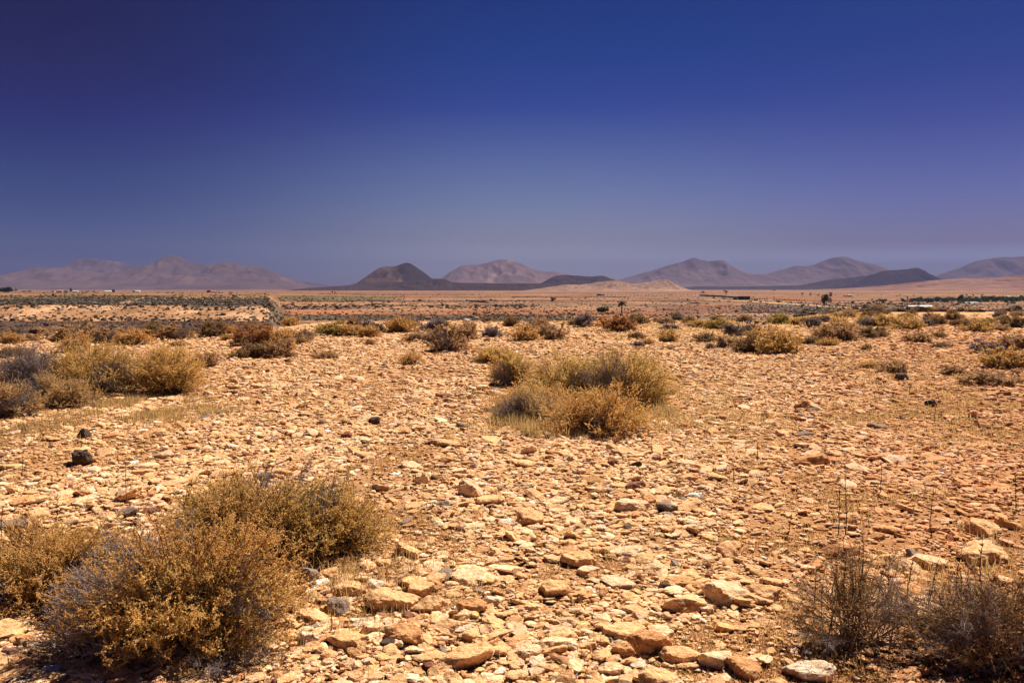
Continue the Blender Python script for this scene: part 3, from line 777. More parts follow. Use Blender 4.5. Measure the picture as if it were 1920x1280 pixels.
MID = [
 (35,668,60,22,'olive','small olive shrub alone on the rubble beyond the grey purple dead one'),
 (8,672,40,26,'dark','small dark shrub at the picture edge beside the small olive one'),
 (10,645,60,22,'brown','brown shrub at the picture edge on the far rim'),
 (45,640,60,16,'brown','flat brown shrub on the rim just short of the pair of white stones'),
 (140,662,60,40,'gold','golden shrub standing behind the broad olive one of the left clump'),
 (150,642,110,48,'brown','wide brown shrub on the rim beside the pair of white stones'),
 (205,645,100,34,'brown','low brown shrub next to the wide brown one on the rim'),
 (250,648,90,34,'gold','straw gold shrub on the rim in a row of three'),
 (290,635,60,34,'dark','dark olive shrub on the rim in a row of three'),
 (335,638,80,34,'brown','dull brown shrub on the rim in a row of three'),
 (385,690,60,34,'brown','brown shrub behind the golden orange end of the left clump'),
 (402,632,62,38,'dark','dark rounded shrub on the rim short of the rusty pair'),
 (430,638,40,14,'olive','low yellow olive shrub at the foot of the dark rounded one'),
 (480,648,110,46,'rust','large rusty orange shrub on the rim'),
 (530,650,60,40,'gold','golden shrub merging with the large rusty orange one'),
 (470,672,90,36,'dark','grey green shrub in front of the rusty orange one'),
 (520,672,80,42,'brown','brown shrub in front of the rusty orange one with a black foot'),
 (606,674,52,22,'brown','small lone brown shrub on open rubble short of the yellow green one'),
 (625,630,70,26,'green','bright yellow green shrub on the rim with dark gaps'),
 (665,630,60,24,'gold','straw shrub joined to the bright yellow green one'),
 (705,624,50,22,'grey','grey shrub on the rim short of the olive dome'),
 (752,624,64,34,'olive','olive dome shaped shrub on the rim'),
 (768,612,50,22,'grey','grey shrub behind the olive dome shaped one'),
 (790,640,80,24,'brown','flat brown shrub between the olive dome and the tall brown one'),
 (795,618,30,14,'grey','small grey shrub on the rim below the pale pointed boulder'),
 (818,622,56,28,'grey','grey purple shrub behind the tall brown one'),
 (834,612,26,14,'green','small fresh green shrub on the rim'),
 (836,660,96,54,'brown','tall brown shrub with a dark foot on open rubble'),
 (868,636,62,36,'brown','brown shrub just behind the tall brown one'),
 (880,620,34,18,'dark','small dark shrub short of the white boulder on the rim'),
 (769,684,64,28,'gold','small straw coloured shrub alone in the middle rubble'),
 (924,632,56,24,'grey','grey brown shrub beside the wide olive one'),
 (958,612,40,22,'dark','small dark grey shrub behind the grey brown one'),
 (915,604,30,12,'dark','tiny dark shrub on the rim beside the white boulder'),
 (985,640,74,36,'gold','wide golden shrub left of its brown twin'),
 (1036,638,66,38,'brown','brown twin of the wide golden shrub'),
 (1005,618,66,24,'brown','low brown shrub behind the golden and brown twins'),
 (1094,614,54,30,'grey','blue grey shrub on the rim before the round green bush'),
 (1075,610,26,16,'green','small green shrub touching the blue grey one'),
 (1160,622,82,34,'rust','rust red shrub with a dark middle on the rim'),
 (1196,608,50,24,'dark','grey olive shrub behind the rust red one'),
 (1098,632,20,8,'grey','tiny grey tuft on open rubble before the blue grey shrub'),
 (1192,636,36,16,'dark','dark grey shrub just before the rust red one'),
 (1196,650,34,13,'grey','small purple grey shrub in front of the dark grey one'),
 (1253,641,52,28,'olive','olive shrub on open rubble right of the two grey tufts'),
 (1216,646,30,16,'gold','straw shrub between the grey tufts and the olive one'),
 (1252,655,30,9,'brown','tiny straw brown tuft in front of the olive shrub'),
 (1270,600,32,16,'dark','dark shrub near the low stone wall'),
 (1248,608,36,14,'dark','dark green shrub short of the low stone wall'),
 (1255,618,50,12,'grey','flat grey shrub in front of the dark green one'),
 (1310,614,54,16,'olive','yellow olive shrub with a grey foot'),
 (1348,618,62,24,'green','yellow green shrub beside the yellow olive one'),
 (1323,642,46,22,'dark','dark olive shrub left of the big olive thicket'),
 (1334,654,26,14,'grey','pale grey tuft at the foot of the dark olive shrub'),
 (1395,632,90,34,'grey','wide purple grey shrub behind the big olive thicket'),
 (1365,652,50,26,'brown','brown end shrub of the big olive thicket'),
 (1410,662,80,42,'dark','dark green shrub at the centre of the big thicket'),
 (1462,664,86,50,'olive','big olive shrub of the thicket'),
 (1435,645,80,36,'gold','golden brown shrub at the back of the thicket'),
 (1395,604,34,16,'dark','dark shrub beyond the thicket beside pale stones'),
 (1342,600,20,9,'dark','small black green shrub beyond the yellow green one'),
 (1460,608,58,22,'green','long green shrub on a straw strip beyond the thicket'),
 (1520,614,46,24,'grey','grey dome shrub beyond the thicket'),
 (1494,598,18,10,'dark','small dark ball shrub beside the long green one'),
 (1532,602,28,12,'dark','dark pair shrub behind the grey dome'),
 (1552,604,36,16,'grey','purple grey shrub behind the grey dome'),
 (1575,618,60,26,'olive','olive grey shrub right of the purple grey one'),
 (1568,640,96,40,'brown','wide brown grey shrub before the olive grey one'),
 (1520,646,44,18,'dark','low dark shrub left of a straw brown one'),
 (1552,648,50,18,'gold','straw brown shrub in front of the wide brown grey one'),
 (1632,634,66,28,'dark','black green shrub with an olive side'),
 (1620,612,50,20,'grey','grey shrub behind the black green one'),
 (1621,656,32,14,'brown','small brown tuft below the black green shrub'),
 (1656,612,60,24,'olive','olive shrub behind and right of the black green one'),
 (1718,642,54,26,'brown','fluffy brown shrub with a black foot'),
 (1758,634,32,14,'dark','small dark shrub right of the fluffy brown one'),
 (1764,652,44,13,'dark','flat dark shrub beside the tiny white stone'),
 (1700,618,60,26,'olive','olive brown shrub behind the fluffy brown one'),
 (1738,612,52,18,'grey','mauve grey shrub behind the fluffy brown one'),
 (1764,608,30,18,'dark','rounded dark shrub left of another like it'),
 (1793,611,30,14,'dark','rounded dark shrub right of another like it'),
 (1800,598,32,10,'grey','low grey black shrub on the far rim'),
 (1834,622,64,26,'olive','brown olive shrub of the far group of two'),
 (1870,620,50,18,'brown','brown shrub of the far group of two'),
 (1852,606,36,12,'green','green shrub beside the white stone among far shrubs'),
 (1902,614,50,30,'dark','large dark shrub at the picture edge on the far rim'),
 (1892,692,112,44,'olive','large olive brown shrub at the picture edge on open rubble'),
 (1855,664,66,30,'grey','purple grey shrub behind the large olive brown one'),
 (1905,658,70,36,'brown','brown shrub at the picture edge behind the large olive brown one'),
 (1865,726,120,38,'brown','low wide brown shrub nearest along the picture edge'),
 (1790,704,60,22,'brown','sparse brown tuft left of the low wide brown shrub'),
 (1672,700,62,28,'brown','dry brown tuft beyond the low dark stone'),
 (1628,692,50,18,'gold','straw tuft left of the dry brown one'),
 (1560,590,30,10,'dark','small dark shrub beyond the purple grey one on the rim'),
 (1655,590,30,10,'dark','small dark shrub on the rim beyond the olive one'),
 (1595,592,34,14,'olive','small olive shrub on the rim between two dark ones'),
 (1700,596,34,12,'olive','small olive shrub on the rim beyond the mauve grey one'),
]
for i, (sx, sy, w, h, pal, lab) in enumerate(MID):
    p = P(sx, sy); pm = p.y/F; rx = w*pm/2; ry = rx*random.uniform(.8, 1.05)
    fx = (p.y+ry*.7)/p.y; rx *= fx; ry *= fx
    o = link('shrub', proto(pal, i % 3), loc=(p.x*fx, p.y+ry*.7, float(T(p.x*fx, p.y+ry*.7))-.02), rotz=random.uniform(0, 6.28),
             scale=(rx*1.2, ry*1.1, h*pm*.9))
    tag(o, lab, 'shrub')

# small shrubs scattered along the rim and beyond it on the right
r2 = random.Random(5); n = 0
while n < 95:
    sx = r2.choice([r2.uniform(1180, 1990), r2.uniform(1440, 1990), r2.uniform(-60, 700)]); 
    sy = r2.uniform(583, 612) if sx > 1150 else r2.uniform(606, 650)
    if 1250 < sx < 1420 and sy < 600: continue
    w = r2.uniform(14, 34)*(1.0+(sy-590)/70); h = w*r2.uniform(.36, .5)
    pal = r2.choice(['dark', 'dark', 'olive', 'grey', 'brown', 'brown']) if sx > 1150 else r2.choice(['brown', 'gold', 'olive', 'brown', 'grey'])
    p = P(sx, sy)
    if p.y > 110: continue
    pm = p.y/F; rx = w*pm/2
    o = link('shrub', proto(pal, n % 3), loc=(p.x, p.y, p.z-.03), rotz=r2.uniform(0, 6.28), scale=(rx*1.1, rx*r2.uniform(.8, 1.1), h*pm))
    side = 'among the dark shrubs of the far rim' if sx > 1150 else 'among the brown shrubs before the sandy bank'
    cn = {'dark': 'dark green brown', 'olive': 'dull olive', 'grey': 'grey', 'brown': 'brown', 'gold': 'straw gold'}[pal]
    tag(o, f'small {cn} shrub {side}', 'shrub', f'small {cn} shrubs {side}')
    n += 1

# ------------------------------------------------------------------ grass, stalks, ground cover
def blades(name, pts, hgt, wid, cols, bend=.5, per=1, spread=.0, label=None, cat=None):
    r = rng; n = len(pts)
    base = np.repeat(pts, per, axis=0); m = len(base)
    base = base + np.column_stack([r.normal(0, spread, m), r.normal(0, spread, m), np.zeros(m)])
    base[:, 2] = T(base[:, 0], base[:, 1])-.004
    hh = np.repeat(hgt, per)*r.uniform(.4, 1.2, m); ww = np.repeat(wid, per)
    az = r.uniform(0, 2*np.pi, m); le = r.normal(0, bend, m)
    d = np.stack([np.cos(az)*le, np.sin(az)*le, np.ones(m)], 1); d /= np.linalg.norm(d, axis=1)[:, None]
    s = np.stack([-np.sin(az+r.normal(0, 1, m)), np.cos(az), np.zeros(m)], 1); s /= np.linalg.norm(s, axis=1)[:, None]
    mid = base+d*(hh*.55)[:, None]; tip = mid+(d+np.stack([np.cos(az), np.sin(az), np.zeros(m)], 1)*np.abs(r.normal(0, bend*.7, m))[:, None]-np.array([0, 0, .1]))*(hh*.45)[:, None]
    V = np.stack([base-s*ww[:, None], base+s*ww[:, None], mid+s*ww[:, None]*.8, mid-s*ww[:, None]*.8, tip+s*ww[:, None]*.15, tip-s*ww[:, None]*.15], 1)
    f = np.array([[0, 1, 2, 3], [3, 2, 4, 5]])
    Fo = (f[None]+(np.arange(m)*6)[:, None, None]).reshape(-1, 4)
    c = np.repeat(cols, per, axis=0)*r.uniform(.75, 1.25, (m, 1))
    c = np.repeat(c, 6, axis=0).clip(0, 1)
    return V.reshape(-1, 3), Fo, c

rng = np.random.default_rng(99)
def scatter(px0, px1, y0, y1, n):
    m = n*3
    a = rng.normal((px0+px1)/2, (px1-px0)*.30, m) if px1-px0 < 900 else rng.uniform(px0, px1, m)
    yy = np.exp(rng.normal(math.log(y0*y1)/2, math.log(y1/y0)*.30, m)) if y1/y0 < 2 else np.exp(rng.uniform(math.log(y0), math.log(y1), m))
    x = yy*(a-960)/F
    keep = (rng.random(m) < sm(fbm(x/.45, yy/.6, 91, 3), .42, .6)) & (yy > 3)
    x, yy = x[keep], yy[keep]
    if len(x) < n:
        k = rng.integers(0, len(x), n); x = x[k]+rng.normal(0, .03, n); yy = yy[k]+rng.normal(0, .03, n)
    return np.stack([x[:n], yy[:n], np.zeros(n)], 1)
VS, FS, CS, off = [], [], [], 0
def addg(g):
    global off
    VS.append(g[0]); FS.append(g[1]+off); CS.append(g[2]); off += len(g[0])
STRAW = np.array((.58, .38, .15))
# straw in front of the left clump, around the middle clump, near shrub feet
for (a, b, c_, d_, n, h) in ((130, 400, 9.4, 11.2, 650, .11), (-80, 150, 8.5, 10.5, 260, .10), (900, 1280, 8.4, 12.0, 450, .11), (925, 1060, 8.6, 10.5, 260, .18), (1210, 1290, 9.5, 12.5, 120, .16), (1200, 1560, 8, 14, 500, .08), (1500, 2000, 8, 20, 900, .09),
                             (560, 760, 4.0, 5.0, 90, .12), (620, 1150, 3.4, 5.5, 120, .07), (1420, 1980, 3.3, 6.0, 260, .10), (-50, 700, 3.3, 3.9, 90, .09), (0, 1920, 5, 20, 900, .06)):
    pts = scatter(a, b, c_, d_, n)
    addg(blades('g', pts, np.full(n, h), .0009+pts[:, 1]*.00022, np.tile(STRAW, (n, 1))*rng.uniform(.65, 1.05, (n, 1)), per=9, spread=.035, bend=.55))
pts = scatter(1380, 1640, 42, 54, 500); addg(blades('g', pts, np.full(500, .2), np.full(500, .02), np.tile(STRAW, (500, 1)), per=6, spread=.3))
pts = scatter(1050, 1560, 26, 41, 900); addg(blades('g', pts, np.full(900, .12), np.full(900, .012), np.tile(STRAW*.95, (900, 1)), per=5, spread=.3))
o = link('dry_grass', np_mesh('dry_grass', np.concatenate(VS), np.concatenate(FS), M_leaf, np.concatenate(CS)))
tag(o, 'sparse straw coloured dry grass growing between the stones', 'grass', kind='stuff')
# rusty ground cover
VS, FS, CS, off = [], [], [], 0
cand = scatter(-100, 2050, 3.0, 16, 42000)
keep = rng.random(len(cand)) < bare(cand[:, 0], cand[:, 1])*.9
cand = cand[keep]
gcol = np.where(rng.random((len(cand), 1)) < .5, np.array((.36, .17, .06)), np.array((.44, .26, .09)))
addg(blades('c', cand, .018+.0012*cand[:, 1], .0016+cand[:, 1]*.00025, gcol, per=5, spread=.018, bend=.8))
o = link('ground_cover', np_mesh('ground_cover', np.concatenate(VS), np.concatenate(FS), M_leaf, np.concatenate(CS)))
tag(o, 'tiny rusty brown dried plants on the bare soil patches', 'ground cover', kind='stuff')

def stalk(px, py, h, lean, label, branchy=4, dark=True):
    p = P(px, py); hm = h*p.y/F
    c0 = np.array((.09, .05, .035)) if dark else np.array((.32, .14, .07))
    A, B, W0, W1 = [], [], [], []
    q = np.array([0, 0, -.01]); d = np.array([lean, random.uniform(-.05, .05), 1.0])
    pts = [q]
    for k in range(8):
        q = q + (d+np.array([random.gauss(0, .08), random.gauss(0, .08), 0]))*hm/8; pts.append(q)
    w = .0036+.00016*p.y
    for k in range(8):
        A.append(pts[k]); B.append(pts[k+1]); W0.append(w*(1-.09*k)); W1.append(w*(1-.09*(k+1)))
        for _ in range(branchy):
            if k > 2:
                e = np.array([random.gauss(0, .5), random.gauss(0, .5), random.uniform(.3, 1.2)])*hm*.055
                A.append(pts[k]); B.append(pts[k]+e); W0.append(w*.6); W1.append(w*.35)
    g = ribbons(np.array(A), np.array(B), np.array(W0), np.array(W1), np.tile(c0, (len(A), 1)))
    o = link('dead_stalk', np_mesh('dead_stalk', *g[:2], M_twig, g[2]), loc=(p.x, p.y, p.z)); tag(o, label, 'stalk'); return o
for a in [(1585,1005,125,.0,'tall dark weed stalk standing alone beyond the see-through shrub'),(1572,1000,110,.03,'thin dark weed stalk close beside the tallest lone one'),
          (1583,1190,190,-.02,'long dark stalk rising through the see-through brown shrub'),(1560,1110,70,.12,'short knobbly dark stalk at the top of the see-through shrub'),
          (1612,1100,90,-.05,'straight dark stalk above the see-through shrub'),(1640,1160,120,.15,'leaning dark stalk inside the see-through shrub'),
          (1745,1010,100,-.03,'bare grey stalk beyond the dark overhanging slab'),(1735,1150,110,.18,'slanting brown stalk between the two near dark shrubs'),
          (1780,1200,180,.12,'thick knobbly dark stalk over the dense corner shrub'),(237,945,88,.02,'lone red brown stalk on the rubble near the black boulder'),
          (40,895,45,.1,'short brown stalk on the rubble below the left clump'),(107,1030,110,.0,'dark stalk rising above the golden shrub at the picture edge'),
          (622,1185,70,-.02,'thin red stalk beside the pointed grey stone'),(1752,795,36,.02,'thin dark stalk under the isolated dark round stone'),
          (1703,735,20,.3,'small forked grey dead branch on the far rubble'),(1420,865,40,.0,'thin brown stalk beyond the pale slabs in the middle rubble'),
          (1528,1130,75,.0,'first of three thin stalks left of the knobbly top of the see-through shrub'),(1668,1175,150,-.04,'tall thin stalk at the far side of the see-through shrub'),
          (1698,1120,80,.08,'short dark stalk between see-through shrub and overhanging slab'),(1815,1190,130,-.1,'dark stalk leaning out of the dense corner shrub'),(1838,1100,110,.02,'isolated tall stalk beyond the dense corner shrub'),
          (1478,1010,55,.05,'small dark stalk on the open rubble beside rusty ground cover'),(1650,930,70,.0,'thin upright stalk far out in the straw coloured rubble'),
          (1905,960,80,-.02,'thin dark stalk at the picture edge above the long flat slab'),(1375,905,40,.0,'short thin stalk between the white stone and the sloping orange slab'),
          (8,1060,120,.02,'dark knobbly stalk at the picture edge above the golden shrub')]:
    stalk(*a, dark=('red' not in a[4]))

# ------------------------------------------------------------------ scrub on the plains (uncountable specks)
rng = np.random.default_rng(31)
VL, FL = ICO[1]
def scrub_points():
    out = []
    def add(px0, px1, y0, y1, n, s, colr, noise=None):
        a = rng.uniform(px0, px1, n); yy = 1/rng.uniform(1/y1, 1/y0, n)
        x = yy*(a-960)/F
        if noise:
            k = rng.random(n) < sm(fbm(x/noise, yy/noise, 88, 3), .42, .62); x, yy = x[k], yy[k]
        ss = s*np.exp(rng.normal(0, .35, len(x)))
        out.append((x, yy, ss, np.tile(colr, (len(x), 1))*rng.uniform(.6, 1.4, (len(x), 1))))
    DK = np.array((.085, .06, .042)); GN = np.array((.095, .08, .04)); GY = np.array((.17, .145, .125)); LB = np.array((.21, .16, .12))
    add(-250, 700, 62, 236, 1500, .24, DK*1.3)
    add(-250, 515, 160, 236, 450, .30, DK*1.2)
    add(-250, 515, 236, 274, 420, .36, DK)            # specks on the sandy bank
    add(-250, 515, 236, 247, 260, .42, DK*1.1)
    add(-250, 513, 276, 420, 2400, .42, DK*1.2)
    add(-250, 513, 276, 420, 1300, .42, GY)
    add(-250, 513, 330, 640, 2400, .42, GN*.85)
    add(-250, 513, 500, 1300, 600, .8, GN*.9, noise=120)
    add(515, 1120, 290, 372, 700, .42, DK*1.5)
    add(515, 1000, 455, 820, 900, .8, DK*1.05, noise=60)
    add(520, 760, 800, 1250, 500, .7, GN*1.3)
    add(700, 2200, 330, 900, 3000, .46, DK*1.25, noise=45)
    add(700, 2200, 600, 2600, 1800, .8, DK*1.4, noise=160)
    add(1390, 1700, 385, 620, 1100, .42, LB*.8)
    add(1150, 2200, 60, 330, 1600, .35, DK*1.3)
    add(1500, 2200, 430, 640, 700, .5, DK*1.3)
    BRN = np.array((.15, .085, .05))
    add(-250, 520, 62, 236, 1200, .2, BRN); add(-250, 520, 236, 276, 500, .26, BRN*1.1); add(-250, 525, 262, 284, 420, .42, DK*1.2); add(490, 545, 240, 420, 160, .4, DK*1.2); add(515, 2200, 290, 1200, 4200, .36, BRN)
    return [np.concatenate(q) for q in zip(*out)]
sx, sy, ss, scol = scrub_points()
n = len(sx); lib = LIB[1]
lib2 = np.stack([ICO[2][0]*(.55+.75*np.random.default_rng(k).random((len(ICO[2][0]), 1))) for k in range(30)])
dm = np.stack([ss, ss*rng.uniform(.7, 1.1, n), ss*rng.uniform(.4, .75, n)], 1)
V, Fo, c = merged(lib2, ICO[2][1], rng.integers(0, 30, n), rot_mats(rng.uniform(0, 6, n), np.zeros(n), np.zeros(n)), dm, np.stack([sx, sy, T(sx, sy)+dm[:, 2]*.35], 1), scol)
o = link('scrub', np_mesh('scrub', V, Fo, M_plain, c)); tag(o, 'low dark scrub dotting the sandy bank and the plain', 'scrub', kind='stuff')
print('scrub', n)

# ------------------------------------------------------------------ tracks
draped_strip('dirt_track', [(228, 281), (233, 300), (243, 345), (258, 420), (268, 470)], 9, (.42, .24, .12), lift=.3)
draped_strip('dirt_track', [(1330, 860), (1400, 760), (1480, 640), (1545, 545), (1600, 500), (1665, 460)], 20, (.46, .29, .15), lift=.3)
draped_strip('dirt_track', [(1405, 950), (1460, 760), (1520, 700)], 3, (.55, .36, .2))

# ------------------------------------------------------------------ low dry stone walls
def stone_wall(ptsf, hgt, th, label, colr, seed, dens=1.0, name='stone_wall'):
    """a rough wall of piled stones along photo points (px, Y); one mesh"""
    r = np.random.default_rng(seed); Q = []
    for (a, b) in zip(ptsf[:-1], ptsf[1:]):
        A = np.array(((a[0]-960)/F*a[1], a[1])); B = np.array(((b[0]-960)/F*b[1], b[1])); L_ = np.linalg.norm(B-A)
        n = max(3, int(L_/(th*.45)*dens*3))
        t = r.random(n)[:, None]; Q.append(A*(1-t)+B*t + r.normal(0, th*.3, (n, 2)))
    Q = np.concatenate(Q); n = len(Q)
    s = th*r.uniform(.35, .8, n); zz = T(Q[:, 0], Q[:, 1]) + r.random(n)**1.3*hgt*(.6+.6*vnoise(Q[:, 0]/3, Q[:, 1]/3, seed))
    dm = np.stack([s, s*r.uniform(.6, 1, n), s*r.uniform(.4, .7, n)], 1)
    c = np.tile(np.array(colr), (n, 1))*r.uniform(.7, 1.25, (n, 1))
    o0 = Q[0]; zb = float(T(*o0))
    V, Fo, c = merged(LIB[1], ICO[1][1], r.integers(0, 40, n), rot_mats(r.uniform(0, 6, n), r.normal(0, .2, n), r.normal(0, .2, n)), dm, np.column_stack([Q-o0, zz-zb]), c)
    o = link(name, np_mesh(name, V, Fo, M_stone, c), loc=(o0[0], o0[1], zb)); tag(o, label, 'wall', kind='thing'); return o
stone_wall([(1118, 41), (1180, 41.5), (1230, 42)], .3, .22, 'low tumbled stone wall on the rim below the single palm', (.60, .38, .2), 1)
stone_wall([(1240, 45), (1310, 47), (1395, 48)], .34, .22, 'long low reddish stone wall on the rim beyond the rust red shrub', (.48, .27, .15), 2)
stone_wall([(1395, 48), (1420, 45)], .3, .22, 'pale broken end of wall beside dark shrubs', (.66, .46, .28), 3)
stone_wall([(735, 42), (800, 42.5), (880, 43), (905, 43)], .14, .18, 'pale line of stones along the rim near the white boulder', (.66, .44, .25), 4, dens=.6)
stone_wall([(556, 742), (640, 730), (735, 748)], .9, .8, 'low dark earth wall behind the red field, nearest the green band', (.20, .10, .06), 11, dens=.6)
stone_wall([(800, 560), (900, 575), (1010, 560)], .6, .7, 'long thin earth wall across the middle of the plain', (.24, .12, .07), 12, dens=.5)
stone_wall([(600, 1500), (760, 1450), (900, 1500)], 1.6, 1.6, 'far dark earth wall below the volcanic cone', (.20, .10, .06), 13, dens=.5)
stone_wall([(960, 1100), (1090, 1050), (1180, 1100)], 1.2, 1.2, 'far reddish earth wall before the volcanic mesa', (.24, .11, .06), 14, dens=.5)
stone_wall([(1293, 640), (1312, 630)], 1.3, 1.0, 'ruined reddish wall standing in the plain beyond the palm', (.22, .10, .06), 5)
stone_wall([(875, 800), (900, 705), (915, 660)], 1.0, .9, 'dark slanting field wall across the plain', (.10, .06, .045), 6)
stone_wall([(700, 640), (740, 560), (765, 600), (785, 640)], .6, .8, 'crooked dark field wall of scattered stones on the plain', (.20, .13, .09), 7, dens=.3)

# ------------------------------------------------------------------ trees, palms, buildings, poles
def crown_mesh(rx, rz, n, colr, seed, ls=.16, lumps=7, name='crown'):
    r = np.random.default_rng(seed)
    lc = r.normal(0, .45, (lumps, 3))*np.array([rx, rx, rz]); lr = r.uniform(.4, .62, lumps)
    k = r.integers(0, lumps, n); d = r.normal(size=(n, 3)); d /= np.linalg.norm(d, axis=1)[:, None]
    q = lc[k]+d*(lr[k]*r.uniform(.55, 1.05, n))[:, None]*np.array([rx, rx, rz])
    e = r.normal(size=(n, 3)); e /= np.linalg.norm(e, axis=1)[:, None]
    c = np.array(colr)[None]*r.uniform(.55, 1.5, (n, 1))
    V, Fo, c = leaves(q, e, np.full(n, rx*ls), np.full(n, rx*ls*.35), c)
    return V, Fo, c

def tube(pts, rad, sides=8):
    pts = np.array(pts, float); V = []; 
    for i, p in enumerate(pts):
        for k in range(sides):
            a = 2*math.pi*k/sides; V.append(p+np.array([math.cos(a)*rad[i], math.sin(a)*rad[i], 0]))
    Fo = []
    for i in range(len(pts)-1):
        for k in range(sides):
            Fo.append([i*sides+k, i*sides+(k+1) % sides, (i+1)*sides+(k+1) % sides, (i+1)*sides+k])
    return np.array(V), np.array(Fo)

TRK = (.10, .065, .045)
def tree(px, Y, wpx, hpx, colr, label, seed, trunk=.35, name='tree', n=1800, group=None, clump=False):
    p = PY(px, Y); w = wpx*Y/F; h = hpx*Y/F
    e = empty(name, p); tag(e, label, 'tree' if name == 'tree' else 'bush', group)
    th = h*trunk
    if trunk > .05:
        V, Fo = tube([(0, 0, -.3), (w*.02, 0, th*.6), (0, w*.02, h*.6)], [h*.035, h*.026, h*.012]); 
        link('trunk', np_mesh('trunk', V, Fo, M_twig, np.tile(TRK, (len(V), 1))), e)
    V, Fo, c = crown_mesh(w*.5, (h-th)*.5, n, colr, seed); V = V+np.array([0, 0, th+(h-th)*.5]); V[:, 2] = np.maximum(V[:, 2], -.1)
    link('crown' if name == 'tree' else 'foliage', np_mesh('crown', V, Fo, M_leaf, c), e)
    return e

GR = (.05, .065, .022); GRD = (.03, .042, .016); BRT = (.10, .075, .04)
tree(1129, 395, 20, 12, (.045, .085, .015), 'round bright green bush behind the stone wall near the palm', 1, trunk=.02, name='bush', n=2600)
tree(1139, 396, 9, 15, (.05, .095, .015), 'taller green bush leaning on the round bright green one', 2, trunk=.02, name='bush', n=1500)
tree(1190, 410, 12, 5, (.09, .11, .03), 'low faded green bush between the palm and the dark post', 3, trunk=.02, name='bush', n=800)
tree(1035.5, 760, 9, 7, GRD, 'single dark green bush out on the plain before the volcanic mesa', 4, trunk=.02, name='bush')
tree(1547.5, 560, 16, 24, BRT, 'tall brown green tree on the plain beside the white tower house', 5, trunk=.3, n=2600)
tree(1543, 562, 9, 13, (.08, .06, .035), 'brown tree half hidden behind the tall brown green one', 6, trunk=.3)
tree(1596.5, 640, 7, 6, (.05, .06, .05), 'grey green bush right of the tall brown green tree', 7, trunk=.1, name='bush')
tree(1601, 455, 13, 5, (.025, .06, .015), 'flat dark green bush beside the pale track', 8, trunk=.02, name='bush')
tree(1531, 470, 5, 5, GRD, 'small green bush on the grey field below the tall tree', 9, trunk=.02, name='bush')
tree(1502, 520, 4, 6, GRD, 'narrow green bush on the grey field', 10, trunk=.02, name='bush')
tree(1530, 560, 4, 3, GRD, 'tiny dark bush under the tall brown green tree', 11, trunk=.02, name='bush', n=600)
tree(1619, 545, 8, 3, GRD, 'flat dark bush on the plain between track and palms', 12, trunk=.02, name='bush', n=600)
tree(1653, 620, 8, 10, (.035, .055, .03), 'dark tree beside the short twin palms', 13, trunk=.25)
tree(-12, 1150, 36, 9, (.03, .055, .02), 'dark green tree clump on the skyline cut by the picture edge', 14, trunk=.1, n=3000)
tree(13, 1150, 20, 9, (.03, .055, .02), 'dark rounded tree at the end of the skyline clump', 15, trunk=.1, n=2500)
tree(34, 1150, 5, 8, (.05, .035, .03), 'small dark lone tree on the skyline next to the clump', 16, trunk=.3, n=900)
tree(60, 1180, 6, 3, GRD, 'low dark bush on the skyline between the clump and the pink house', 17, trunk=.02, name='bush', n=600)
tree(48, 1180, 8, 2.5, GR, 'pale green low bush on the skyline nearest the lone tree', 18, trunk=.02, name='bush', n=600)
tree(136.5, 1180, 7, 7, (.06, .035, .028), 'reddish brown tree on the skyline beside the small white house', 19, trunk=.2, n=1000)
tree(127, 1180, 9, 2.5, GRD, 'low dark bush between the pink house and the reddish tree', 20, trunk=.02, name='bush', n=600)
tree(158, 1180, 3, 2.5, GRD, 'tiny dark bush on the skyline, first of three after the white house', 21, trunk=.02, name='bush', n=500)
tree(167, 1180, 5, 2.8, (.03, .06, .02), 'green bush on the skyline, middle of three after the white house', 22, trunk=.02, name='bush', n=600)
tree(179, 1180, 5, 3.4, GRD, 'dark bush on the skyline, last of three after the white house', 23, trunk=.02, name='bush', n=600)
tree(1517, 1250, 5, 7, (.04, .05, .055), 'blue grey tree on the far plain, middle of a row of three', 24, trunk=.2, n=800)
tree(1531.5, 1250, 5, 4, GRD, 'square dark bush on the far plain beside the blue grey tree', 25, trunk=.1, name='bush', n=700)
tree(1316.5, 1750, 6, 6, (.05, .045, .05), 'grey tree on the far plain at the start of the orchard', 26, trunk=.3, n=800)
tree(1857, 800, 12, 10, GRD, 'bushy tree under the tallest palm of the grove', 27, trunk=.15, n=1200)
tree(1798, 800, 10, 10, GRD, 'dark bushy tree rising from the front of the grove', 28, trunk=.15, n=1200)

# palms
def palm_mesh(h, spread, nf, seed, colr):
    r = np.random.default_rng(seed); top = np.array([h*.02, 0, h])
    A, D, Ln, Wd, Cc = [], [], [], [], []
    for k in range(nf):
        az = 2*math.pi*k/nf*1.0 + r.uniform(-.3, .3); up = r.uniform(-.7, 1.0)
        p = top.copy(); d = np.array([math.cos(az), math.sin(az), up]); d /= np.linalg.norm(d); L_ = spread*r.uniform(.8, 1.1)
        for s in range(9):
            p2 = p+d*L_/9
            side = np.cross(d, [0, 0, 1]); side /= np.linalg.norm(side)+1e-9
            for sg in (-1, 1, -1, 1):
                e = side*sg*.9+d*.6+np.array([0, 0, -.35])+r.normal(0, .15, 3); e /= np.linalg.norm(e)
                A.append(p+d*L_/9*r.random()); D.append(e); Ln.append(L_*.30*(1-abs(s-4)/7)); Wd.append(L_*.05); Cc.append(np.array(colr)*r.uniform(.6, 1.4))
            A.append(p); D.append(d); Ln.append(L_/8); Wd.append(L_*.02); Cc.append(np.array(colr)*1.2)
            p = p2; d = d+np.array([0, 0, -.17]); d /= np.linalg.norm(d)
    return leaves(np.array(A), np.array(D), np.array(Ln), np.array(Wd), np.array(Cc))
